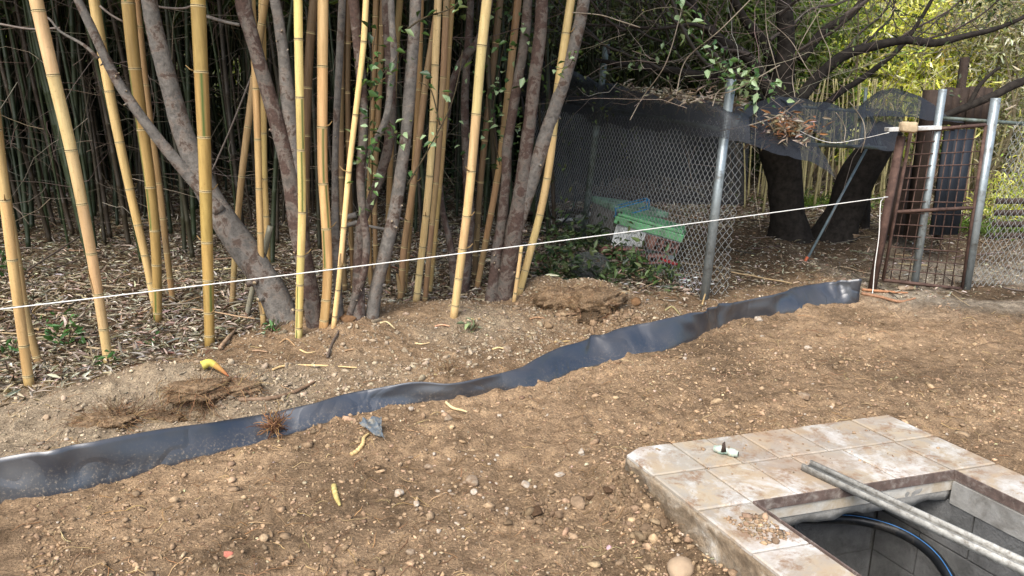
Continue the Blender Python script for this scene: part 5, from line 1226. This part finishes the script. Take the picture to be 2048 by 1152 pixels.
# stones, each its own
def stone(u, v, wpx, hpx, mat, label, group=None, rz=None, name='stone', sub=3, sharp=.5, p=None, sink=.25):
    g = gph(u, v) if p is None else p; s = wpx * g[1] / FPX / 2 * 1.03; h = s * hpx / wpx * 1.05
    B, T = (ICO3, ICO3T) if sub == 3 else (ICO2, ICO2T)
    V = B.copy(); 
    for k in range(13):
        dn = rdir(1)[0]; cut_ = rng.uniform(.45, .8); dist = V @ dn; V = V - np.maximum(0, dist - cut_)[:, None] * dn * min(1, sharp * 1.8)
    V = V * (1 + .03 * rng.normal(size=(len(V), 1))) * [s, s * rng.uniform(.75, 1.0), h]
    o = link(name, mesh_np(name, V, T, mat, None, False), None, (g[0], g[1], g[2] + h * (1 - 2 * sink) * .8), (0, 0, rng.random() * 6.3 if rz is None else rz)); return tag(o, label, 'stone', group)
stone(1052, 972, 26, 24, 'stone_white', 'upright rounded pale stone left of the concrete pit')
stone(945, 964, 42, 20, 'stone', 'broad flat pale stone in the middle of the bare soil')
stone(796, 990, 28, 18, 'stone_white', 'pale oval stone below the yellow root scrap')
stone(1163, 906, 20, 18, 'stone_white', 'small angular white stone left of the pit corner')
stone(1118, 950, 28, 10, 'stone_white', 'flat elongated white stone between the upright stone and the pit')
stone(1608, 798, 42, 15, 'stone', 'long flat buff stone beyond the far pit corner', rz=-.3)
stone(457, 1117, 30, 16, 'stone_red', 'reddish brick coloured stone chip at the bottom left')
stone(832, 1012, 20, 16, 'stone_white', 'small white stone right of the pale oval stone')
stone(858, 937, 22, 16, 'stone', 'pale stone above the flat stone cluster')
stone(950, 990, 20, 18, 'stone_white', 'round pale stone just under the broad flat stone')
stone(820, 1105, 30, 20, 'stone', 'buff stone near the bottom centre')
stone(823, 818, 18, 12, 'stone_white', 'small pale stone beside the foot of the plastic strip')
stone(898, 842, 22, 18, 'stone', 'pinkish buff stone right of the pale root piece')
stone(1015, 702, 22, 18, 'stone', 'pale stone on the bank above the plastic strip')
stone(1515, 645, 22, 14, 'stone_white', 'white crumbled stone below the plastic strip near its bend')
stone(1525, 676, 15, 11, 'stone_white', 'bluish white pebble beside the strip, right of the bend')
stone(1615, 698, 17, 12, 'stone_white', 'white pebble in the soil below the strip end')
stone(1812, 581, 50, 16, 'stone', 'mossy grey stone at the foot of the gate post', rz=.1)
stone(92, 833, 16, 15, 'clay', 'small orange tan lump on the bank at left')
stone(1135, 563, 26, 12, 'stone', 'flat pale stone on top of the dirt mound')
stone(1695, 478, 60, 30, 'stone', 'large grey stone under the leaning dark trunk')
stone(1728, 572, 14, 11, 'stone_white', 'small white stone left of the gate post foot')
o = stone(1360, 1150, 78, 46, 'clay', 'rounded tan boulder cut off by the bottom edge left of the pit', sharp=.1)
for k in range(130):
    if k < 60: u, v = rng.normal(930, 75), rng.normal(985, 55)
    else: u, v = rng.uniform(30, 1900), rng.uniform(640, 1140)
    g = gph(u, v); sl, tl_ = slab_st(g[0], g[1])
    if (-.05 < sl < SLAB_W + .05 and tl_ > -.05) or abs(g[1] - strip_y(g[0])) < .08 or litter_d(g[0], g[1]) > 0 or v > 1150: continue
    w_ = rng.choice([8, 10, 12, 15], p=[.4, .3, .2, .1]); stone(u, v, w_, w_ * rng.uniform(.55, .8), 'stone' if rng.random() < .5 else 'stone_white', 'small pale stone lying loose on the bare brown soil', 'small stones on the bare soil', sub=2)
for nm, lab, spots, nn, szr in (('mound_clods', 'loose brown clods tumbled over the dirt mound', [(1180, 622, 50, 14), (1100, 598, 30, 10), (1240, 640, 40, 10)], 700, .0105), ('bank_clods', 'crumbled pale soil clods on the bank behind the strip', [(300, 815, 110, 18), (700, 668, 120, 18), (950, 690, 120, 25), (520, 760, 90, 25)], 1100, .0062), ('pit_clods', 'dark soil clods piled against the pit wall', [(1240, 1000, 30, 25), (1290, 1080, 30, 30), (1090, 1030, 40, 12)], 500, .0075)):
    cs = []
    for k in range(nn):
        u_, v_, su, sv = spots[k % len(spots)]; cs.append((rng.normal(u_, su), rng.normal(v_, sv)))
    cs = gphv(np.array(cs)); sl, tl_ = slab_st(cs[:, 0], cs[:, 1]); cs = cs[~((sl > -.01) & (tl_ > -.01)) & (np.abs(cs[:, 1] - strip_y(cs[:, 0]) - .05) > .08)]; k = len(cs); sz = np.clip(szr * np.exp(rng.normal(size=k) * .55), .004, .045); cs[:, 2] += sz * .2
    V, T, cv = lumps(cs, sz, vcol((SOIL * .5 if 'pit' in nm else SOIL * .72 if 'mound' in nm else BANK * .74), k, .16, .015), 2, .8, .09, 9); tag(link(nm, mesh_np(nm, V, T, 'crumb', cv)), lab, kind='stuff')
def n3(P, f, seed): return (fbm(P[:, 0] * f, P[:, 1] * f + P[:, 2] * f * .7, 1.0, 4, seed) + fbm(P[:, 2] * f, P[:, 0] * f - P[:, 1] * f * .6, 1.0, 4, seed + 5)) * .5
ICO4, ICO4T = ico(5)
def sod(u, v, lift, size, label, col, rz=0.0, roots=120):
    g = gph(u, v) + [0, 0, lift]; B = ICO4; sd_ = int(rng.integers(100))
    V = B * (1 + .5 * n3(B, 1.6, sd_) + .28 * n3(B, 5, sd_ + 1) + .14 * n3(B, 13, sd_ + 2))[:, None] * np.array(size)
    c, s_ = math.cos(rz), math.sin(rz); V = V @ np.array([[c, s_, 0], [-s_, c, 0], [0, 0, 1]])
    root = empty('earth_sod', tuple(g), label, 'earth sod', 'sods of dug earth'); link('sod_body', mesh_np('sod_body', V, ICO4T, 'soil', col * np.clip(1 + .5 * n3(B, 7, sd_ + 3), .5, 1.5)[:, None], True), root)
    mbr = MB()
    for k in range(roots):
        p = V[int(rng.integers(len(V)))]; t = np.linspace(0, 1, 6)[:, None]; d0 = p / (np.linalg.norm(p) + 1e-6) + rng.normal(size=3) * .7; L = rng.uniform(.02, .08)
        P = p * .97 + d0 * L * t + np.array([0, 0, -.4]) * L * t * t + np.cumsum(rng.normal(size=(6, 3)) * .004, axis=0); Vr, Qr, _ = tube(P, rng.uniform(.0006, .0016) * (1 - .5 * t[:, 0]), 3, False); mbr.add(Vr, Qr, None, pick(RT + [lin(170, 140, 100)], 1)[0])
    tag(mbr.obj('root_hairs', 'twig', root), kind='stuff')
RT = [lin(150, 116, 82), lin(120, 90, 64), lin(104, 72, 52)]
for a in ((400, 796, .03, (.17, .09, .055), 'matted earth sod overhanging the hollow in the left bank', SOIL * .9, .25, 380), (305, 816, .02, (.15, .09, .06), 'earth sod in the middle of the hollow left bank', SOIL * .85, .3, 380), (215, 842, .0, (.15, .08, .05), 'earth sod at the left end of the hollow bank', SOIL * .95, .2, 260), (470, 780, .0, (.12, .07, .05), 'earth sod at the right end of the hollow bank', SOIL, .2, 160),
          (1195, 612, .03, (.19, .14, .1), 'big crumbly sod on the right of the dirt mound', SOIL * .85, .1, 260), (1120, 596, .0, (.17, .12, .09), 'crumbly sod on the left of the dirt mound', SOIL * .95, .3, 200), (1185, 642, .01, (.09, .06, .05), 'dark sod rolled down the front of the dirt mound', SOIL * .45, .0, 40)): sod(*a)
# dark clods
for (u, v, w_, h_, lab) in ((1270, 606, 30, 22, 'brown clod right of the dirt mound'), (1436, 640, 26, 26, 'crumbly clod pressed against the strip at its bend'), (1215, 985, 34, 20, 'dark damp clod beside the pit corner'), (1180, 1000, 24, 16, 'smaller dark clod left of the damp one'), (1075, 1030, 40, 20, 'dark clod with roots left of the pit wall'), (700, 640, 40, 24, 'pale clod on the bank below the red and grey stems')):
    stone(u, v, w_, h_, 'soil_dark' if 'dark' in lab else 'clod', lab, 'clods of earth', name='earth_clod', sharp=.7)
# ---------------------------------------------------------------- scraps on the soil
g = gph(757, 866); e_ = empty('plastic_scrap', tuple(g), 'crumpled blue grey plastic scrap on the soil', 'plastic scrap')
n1 = 14; A, Bq = np.meshgrid(np.linspace(-1, 1, n1), np.linspace(-1, 1, n1), indexing='ij'); zz = .02 + .02 * fbm(A, Bq, 2.2, 3, 91) + .018 * np.abs(A)
V = np.stack([A * .075 * (1 - .5 * Bq) + .02 * fbm(A, Bq, 1.7, 3, 93), Bq * .035 * (1 + .5 * fbm(A, A * 0, 2.5, 3, 94)) - .03 * A, zz * 1.3], -1).reshape(-1, 3); ix = np.arange(n1 * n1).reshape(n1, n1); Qd = np.stack([ix[:-1, :-1], ix[1:, :-1], ix[1:, 1:], ix[:-1, 1:]], -1).reshape(-1, 4)
V2 = V + [0, 0, .003]; link('scrap_sheet', mesh_np('scrap_sheet', np.vstack([V2, V]), [Qd, Qd[:, ::-1] + n1 * n1], 'scrap', None), e_, (0, 0, 0), (R(18), 0, R(-35)))
def rootpiece(pts, r, col, label, segs=True, name='root_piece', lift=.008, cat='root'):
    P = np.array([gph(u, v) + [0, 0, lift] for u, v in pts]); S_ = smooth_path(P, .006); m_ = len(S_)
    rr = r * (1 - .5 * np.linspace(0, 1, m_) ** 2) * (1 + (.14 * np.sign(np.sin(np.arange(m_) * 2.1)) if segs else .06 * rng.normal(size=m_)))
    V, Qd, Td = tube(S_, rr, 8); o = link(name, mesh_np(name, V, [Qd, Td], 'paint', np.clip(col * (1 + .15 * rng.normal(size=(len(V), 1))), 0, .9), True)); return tag(o, label, cat)
rootpiece([(702, 912), (714, 906), (726, 894), (728, 880), (738, 868)], .010, lin(206, 178, 124), 'jointed pale root lying against the plastic scrap')
rootpiece([(668, 980), (672, 995), (680, 1016)], .011, lin(182, 164, 104), 'short ringed yellow rhizome piece on the soil')
rootpiece([(892, 806), (905, 816), (922, 826), (934, 832)], .008, lin(214, 192, 146), 'pale root piece below the narrow part of the strip', False)
rootpiece([(545, 742), (572, 736), (640, 732), (715, 736)], .007, lin(206, 176, 126), 'long thin pale stick on the sandy bank', False, 'stick', cat='stick')
rootpiece([(478, 802), (540, 800), (585, 788), (630, 766)], .013, lin(128, 104, 82), 'brown root lying behind the strip on the bank', False, 'stick', cat='stick')
rootpiece([(655, 718), (664, 690), (676, 668), (690, 640)], .008, lin(96, 84, 74), 'dark thin stick rising up the bank under the stems', False, 'stick', cat='stick')
rootpiece([(440, 702), (460, 680), (472, 662)], .012, lin(160, 134, 108), 'short grey stick leaning on the bank right of the golden bamboo', False, 'stick', cat='stick', lift=.02)
rootpiece([(1722, 592), (1760, 598), (1800, 604), (1830, 600)], .014, lin(150, 112, 84), 'brown stick lying beyond the end of the strip', False, 'stick', cat='stick')
rootpiece([(1724, 584), (1770, 588), (1815, 590)], .012, lin(168, 120, 86), 'reddish stick beside the brown one before the gate', False, 'stick', cat='stick')
rootpiece([(1404, 622), (1408, 606), (1413, 590)], .007, lin(200, 170, 120), 'small tan twig upright by the corner post', False, 'stick', cat='stick', lift=.05)
rootpiece([(60, 568), (150, 505), (230, 448), (300, 414)], .008, lin(110, 98, 88), 'long thin grey stick slanting behind the left bamboos', False, 'stick', cat='stick', lift=.12)
for k in range(14):
    u, v = [(505, 705), (560, 690), (600, 700), (690, 706), (760, 650), (870, 655), (940, 640), (985, 700), (1060, 640), (1110, 690), (1330, 622), (1280, 650), (830, 690), (360, 770)][k]
    rootpiece([(u, v), (u + 14, v + 4 * rng.normal()), (u + 30, v + 6 * rng.normal())], .006, pick([lin(196, 168, 124), lin(170, 140, 104)], 1)[0], 'short pale root end poking out of the bank', False)['group'] = 'root ends on the bank'
# yellow bamboo shoot
P = np.array([gph(405, 742) + [0, 0, .03], gph(422, 742) + [0, 0, .045], gph(440, 748) + [0, 0, .03], gph(458, 756) + [0, 0, .012]]); S_ = smooth_path(P, .006)
tt_ = np.linspace(0, 1, len(S_)); V, Qd, Td = tube(S_, .023 * (1 - tt_) ** .8 + .003, 12); cc = np.repeat(np.array([lin(196, 178, 84) * (1 - t) + lin(170, 98, 70) * t if t > .45 else lin(204, 188, 92) for t in tt_]), 12, axis=0); cc = np.vstack([cc, cc[:1], cc[-1:]])
tag(link('bamboo_shoot', mesh_np('bamboo_shoot', V, [Qd, Td], 'paint', cc, True)), 'cut yellow bamboo shoot with reddish tip on the bank', 'bamboo shoot')
# root ball on the strip and tangles of roots on the bank
def root_tangle(name, c, rad, n, label, col, rt=.0025, up=.6):
    mbr = MB()
    for k in range(n):
        d0 = rdir(1, up)[0]; t = np.linspace(0, 1, 8)[:, None]; P = c + d0 * rad * t * rng.uniform(.5, 1.25) + np.cumsum(rng.normal(size=(8, 3)) * rad * .08, axis=0)
        V, Qd, _ = tube(P, rt * rng.uniform(.5, 1.6) * (1 - .6 * t[:, 0]), 4, False); mbr.add(V, Qd, None, pick(col, 1)[0])
    V, T, cv = lumps(np.array([c]), np.array([rad * .38]), np.array([col[-1]]), 2); mbr.add(V, None, T, cv)
    return tag(mbr.obj(name, 'twig'), label, 'roots')
RT = [lin(150, 116, 82), lin(120, 90, 64), lin(104, 72, 52)]
c_ = gph(548, 878); root_tangle('root_ball', c_ + [0, .02, .05], .085, 110, 'tangled brown root ball lying against the plastic strip', RT)
for (u, v, r_, lab) in ((330, 812, .17, 'root mat overhanging the hollow in the left bank'), (230, 838, .14, 'root mat at the left end of the hollow bank'), (420, 800, .12, 'root mat at the right end of the hollow bank'), (900, 742, .1, 'fine root tuft on the bank above the narrow strip'), (1190, 600, .14, 'root fringe on the dirt mound')):
    root_tangle('root_mat', gph(u, v) + [0, 0, -.045], r_, 600, lab, [lin(150, 124, 94), lin(112, 88, 64), lin(92, 70, 50), SOIL * .7], .0014, .12)['group'] = 'root mats on the bank'

# ---------------------------------------------------------------- leafy things in front
LEAF = []
for k in range(4):
    V, Q_, cv = leaves(np.zeros((1, 3)), np.array([[1.0, 0, .1]]), np.array([[0, .2, 1.0]]), 1.0, .55, np.array([[lin(66, 98, 52), lin(88, 120, 64), lin(52, 78, 44), lin(160, 184, 138)][k]]), .2); LEAF.append(mesh_np('leaf', V, Q_, 'leaf_ivy', cv))
def leafy(name, label, cat, paths, nl, size, jitter, org, group=None, colr=lin(70, 62, 46), r=.004, kinds=(0, 1, 2, 3)):
    root = empty(name, tuple(org), label, cat, group); allp = []
    for P in paths:
        S_ = smooth_path(np.array(P), .03); allp.append(S_); V, Qd, Td = tube(S_ - org, np.linspace(r, r * .5, len(S_)), 5)
        link('vine_stem', mesh_np('vine_stem', V, [Qd, Td], 'twig', np.tile(colr, (len(V), 1)), True), root)
    A = np.concatenate(allp)
    for k in range(nl):
        p = A[int(rng.integers(len(A)))] + rng.normal(size=3) * jitter; s = size * rng.uniform(.6, 1.3)
        link('leaf', LEAF[kinds[int(rng.integers(len(kinds)))]], root, tuple(p - org), (rng.normal() * .6, rng.normal() * .5 + .2, rng.random() * 6.3), (s, s, s))
    return root
Yv = gph(742, 632)[1] - .12
leafy('climbing_vine', 'green leafy vine climbing between the red stem and straight grey trunk', 'vine', [[at(742, 400, Yv), at(738, 300, Yv), at(742, 200, Yv), at(745, 110, Yv), at(752, 60, Yv)], [at(742, 200, Yv), at(765, 150, Yv), at(790, 120, Yv), at(800, 90, Yv)], [at(740, 260, Yv), at(770, 270, Yv), at(800, 265, Yv)]], 120, .06, .05, gph(742, 600))
Yv = gph(905, 632)[1] - .15
leafy('climbing_vine', 'thin twig with dark leaves crossing the bright yellow bamboo', 'vine', [[at(815, 370, Yv), at(862, 290, Yv), at(900, 215, Yv), at(918, 150, Yv), at(925, 100, Yv)], [at(880, 250, Yv), at(862, 180, Yv), at(838, 165, Yv)], [at(812, 60, Yv), at(850, 35, Yv), at(900, 18, Yv), at(932, -10, Yv)]], 34, .055, .03, gph(830, 600), r=.006)
Yv = gph(1005, 598)[1] + .25
leafy('climbing_vine', 'leafy green vine hanging between the tall pale bamboo and blotched trunks', 'vine', [[at(1000, 330, Yv), at(985, 240, Yv), at(1002, 120, Yv), at(1020, 40, Yv), at(1030, -20, Yv)], [at(1010, 300, Yv), at(1030, 240, Yv), at(1040, 130, Yv), at(1060, 60, Yv)], [at(960, 230, Yv), at(990, 250, Yv), at(1045, 260, Yv)]], 150, .065, .09, gph(990, 590))
Yv = gph(1005, 598)[1] - .2
leafy('leafy_twig', 'small green leaf spray on the right blotched trunk', 'twig', [[at(1150, 100, Yv), at(1140, 130, Yv), at(1110, 140, Yv)]], 12, .055, .02, at(1150, 100, Yv), kinds=(3, 1))
Yv = cp[1] - .12
leafy('climbing_vine', 'glossy green vine draped over the top of the corner post', 'vine', [[at(1350, -10, Yv), at(1380, 60, Yv), at(1410, 100, Yv), at(1440, 130, Yv), at(1480, 150, Yv), at(1530, 165, Yv), at(1575, 185, Yv)], [at(1440, 130, Yv), at(1500, 180, Yv), at(1520, 190, Yv)]], 150, .065, .06, at(1440, 130, Yv), kinds=(3, 3, 1, 0))
leafy('leafy_twig', 'sparse yellow green leaves above the thin fence post', 'twig', [[at(1200, 140, 7.0), at(1270, 130, 7.0), at(1330, 90, 7.0)], [at(1290, 130, 7.0), at(1260, 95, 7.0)]], 22, .06, .06, at(1200, 140, 7.0), kinds=(1, 3))
# shrubby leaves in the dark between the bamboos and the fence
def leafpatch(name, label, pts, n, size, spread, cols, group=None):
    c = np.array([gph(u, v) + [0, 0, h] for u, v, h in pts]); org = c.mean(0); org[2] = float(height(org[0], org[1])); root = empty(name, tuple(org), label, 'plant', group)
    idx = rng.integers(len(c), size=n); cen = c[idx] + rng.normal(size=(n, 3)) * spread; cen[:, 2] = np.maximum(cen[:, 2], height(cen[:, 0], cen[:, 1], False) + .015)
    Ls = size * rng.uniform(.6, 1.3, n); V, Q_, cv = leaves(cen - org, rdir(n, 0, .6), rdir(n, 1.2), Ls, Ls * .38, pick(cols, n)); tag(link('leaves', mesh_np('leaves', V, Q_, 'leaf_ivy', cv), root), kind='stuff')
    ms = MB()
    for k in range(8):
        i = int(rng.integers(len(c))); P = np.array([c[i] * [1, 1, 0] + [0, 0, float(height(c[i][0], c[i][1], False))], c[i] + rng.normal(size=3) * spread]); V, Qd, _ = tube(P, .004, 4, False); ms.add(V - org, Qd, None, lin(90, 76, 56))
    tag(ms.obj('stems', 'twig', root), kind='stuff'); return root
GC = [lin(66, 84, 48), lin(84, 104, 58), lin(52, 68, 42), lin(104, 118, 76)]
leafpatch('low_shrub', 'dark green low shrub leaves along the foot of the fence', [(1110, 530, .12), (1150, 520, .12), (1190, 505, .12), (1230, 520, .1), (1100, 560, .08), (1160, 560, .08), (1230, 560, .08), (1270, 545, .1), (1210, 490, .12), (1130, 495, .14)], 900, .085, .11, GC)
leafpatch('low_shrub', 'small leafy tuft at the right end of the fence shrub', [(1325, 575, .06), (1300, 560, .08), (1290, 520, .1), (1340, 565, .05)], 160, .07, .07, GC)
leafpatch('low_shrub', 'leafy shrub in the dark behind the tall pale bamboo', [(880, 420, .3), (900, 380, .5), (860, 380, .5), (900, 340, .7), (950, 420, .4), (960, 360, .6), (1000, 420, .4), (930, 300, .9)], 900, .07, .2, [lin(70, 92, 52), lin(56, 76, 44)])
for (u, v, n_, s_, sp_, lab) in ((135, 690, 46, .07, .06, 'small green seedling left of the smooth pale bamboo'), (222, 738, 14, .05, .03, 'tiny green sprout at the foot of the smooth pale bamboo'), (308, 692, 14, .05, .03, 'tiny green sprout left of the thick golden bamboo'), (545, 664, 12, .05, .03, 'tiny green sprout left of the lemon yellow bamboo'), (945, 664, 12, .06, .025, 'grey green leaf rosette on the bank'), (8, 560, 40, .08, .08, 'dark green leaves at the left picture edge'), (25, 712, 20, .06, .05, 'little green leaves behind the leftmost culms')):
    leafpatch('seedling', lab, [(u, v, .05), (u, v - 8, .1)] if n_ > 20 else [(u, v, .03)], n_, s_, sp_, [lin(84, 122, 66), lin(66, 100, 54)] if 'grey' not in lab else [lin(130, 146, 110)], 'seedlings on the woodland floor')
# round wire ball by the shrub
wb = gph(1178, 556); mb = MB()
for k in range(70):
    ax = rdir(1)[0]; a_ = np.linspace(0, 2 * math.pi, 26); e1 = np.cross(ax, rdir(1)[0]); e1 /= np.linalg.norm(e1); e2 = np.cross(ax, e1); rr = .16 * rng.uniform(.8, 1.02)
    P = wb + [0, 0, .12] + (np.cos(a_)[:, None] * e1 + np.sin(a_)[:, None] * e2) * rr * [1.15, .8, .75] + rng.normal(size=3) * .012; V, Qd, _ = tube(P, .0011, 3, False); mb.add(V, Qd)
tag(mb.obj('wire_ball', 'wire_dark'), 'crumpled ball of thin wire mesh among the shrub leaves', 'wire mesh')
# dry leaves caught on the net, hanging vines
n = 500; cen = np.array([at(rng.normal(1565, 30), rng.normal(258, 14), rng.uniform(5.9, 6.3)) for k in range(n)]); Ls = rng.uniform(.05, .11, n)
V, Q_, cv = leaves(cen, rdir(n, 0, .5), rdir(n, 1), Ls, Ls * .22, pick(LC[:3] + [lin(168, 120, 84)], n)); tag(link('dry_leaves', mesh_np('dry_leaves', V, Q_, 'litter', cv)), 'dry brown leaves caught on the net before the dark trunk', kind='stuff')
n = 700; cen = []
for k in range(n): u = rng.uniform(1240, 1480); cen.append(at(u, np.interp(u, [1240, 1480], [182, 212]) + rng.normal() * 7, fy(u) + rng.uniform(.1, .6)))
Ls = rng.uniform(.05, .11, n); V, Q_, cv = leaves(np.array(cen), rdir(n, 0, .5), rdir(n, 1), Ls, Ls * .22, pick(LC[:3], n)); tag(link('dry_leaves', mesh_np('dry_leaves', V, Q_, 'litter', cv)), 'dry leaves gathered on the net along the fence rail', kind='stuff')
HV = [([(1352, 190), (1372, 120), (1440, 60), (1510, -10)], 5.6), ([(1530, -20), (1533, 60), (1545, 110), (1560, 165)], 6.2), ([(1535, 40), (1580, 80), (1610, 130), (1630, 160)], 6.4), ([(1590, 195), (1585, 150), (1600, 90), (1640, 20)], 6.3), ([(1260, 240), (1285, 195), (1330, 130), (1358, 40), (1372, -20)], 5.9), ([(1425, 212), (1440, 180), (1500, 165)], 5.5), ([(1700, 205), (1725, 240), (1730, 275), (1722, 305)], 6.0), ([(1672, 225), (1690, 255), (1688, 285)], 6.1), ([(1380, 205), (1430, 188), (1470, 180), (1560, 130)], 5.55), ([(1625, -10), (1640, 60), (1660, 110), (1655, 165)], 6.5), ([(1145, 25), (1200, 30), (1240, 42), (1280, 55)], 5.4), ([(1600, 200), (1560, 230), (1500, 250), (1440, 262)], 5.6)]
for k, (pts, Yq) in enumerate(HV):
    S_ = smooth_path(np.array([at(u, v, Yq + .12 * math.sin(i * 2.0)) for i, (u, v) in enumerate(pts)]), .03); V, Qd, Td = tube(S_, .0038, 6); tag(link('hanging_stem', mesh_np('hanging_stem', V, [Qd, Td], 'twig', np.tile(lin(150, 138, 120), (len(V), 1)), True)), 'bare pale vine stem hanging over the nets', 'vine', 'bare vine stems over the nets')
mb = twigs(260, ((.7, 3.2), (5.4, 8.2), (1.5, 2.9)), (.3, 1.0), .003, [lin(150, 140, 124), lin(112, 102, 90)], .6, .6)
tag(mb.obj('vine_tangle', 'twig'), 'thin bare vine tangle above the enclosure', kind='stuff')
# grey bare branches at the upper left in front of the grove
for k, (pts, Yq, lab) in enumerate([([(0, 48), (60, 58), (120, 56)], 5.2, 'thin bare branch at the upper left corner'), ([(290, 0), (320, 14), (372, 16), (398, 0)], 5.0, 'thin curved bare branch top left of the golden bamboo'), ([(200, 12), (222, 30), (248, 44)], 5.0, 'short bare branch left of the weathered golden bamboo'), ([(408, 30), (440, 40), (470, 50)], 5.1, 'bare branch reaching from the golden bamboo to the forked trunk'), ([(425, 340), (460, 260), (498, 165), (510, 130)], 5.8, 'thin grey cane leaning behind the tan bamboo pair')]):
    S_ = smooth_path(np.array([at(u, v, Yq) for u, v in pts]), .03); V, Qd, Td = tube(S_, .007, 6); tag(link('bare_branch', mesh_np('bare_branch', V, [Qd, Td], 'twig', np.tile(lin(120, 110, 102), (len(V), 1)), True)), lab, 'branch')
# broken stick bundle tied across the stems
for (a_, b_, Yq, r_, lab) in (((688, 436), (712, 430), 5.0, .02, 'broken grey wood piece wedged between the stems'), ((690, 452), (724, 442), 5.0, .016, 'second broken wood piece under the wedged one'), ((736, 452), (786, 462), 4.95, .01, 'thin broken stick crossing the straight grey trunk')):
    V, Qd, Td = tube(smooth_path(np.array([at(*a_, Yq), at(*b_, Yq)]), .03), r_, 7); tag(link('broken_stick', mesh_np('broken_stick', V, [Qd, Td], 'wood_grey', None)), lab, 'stick')
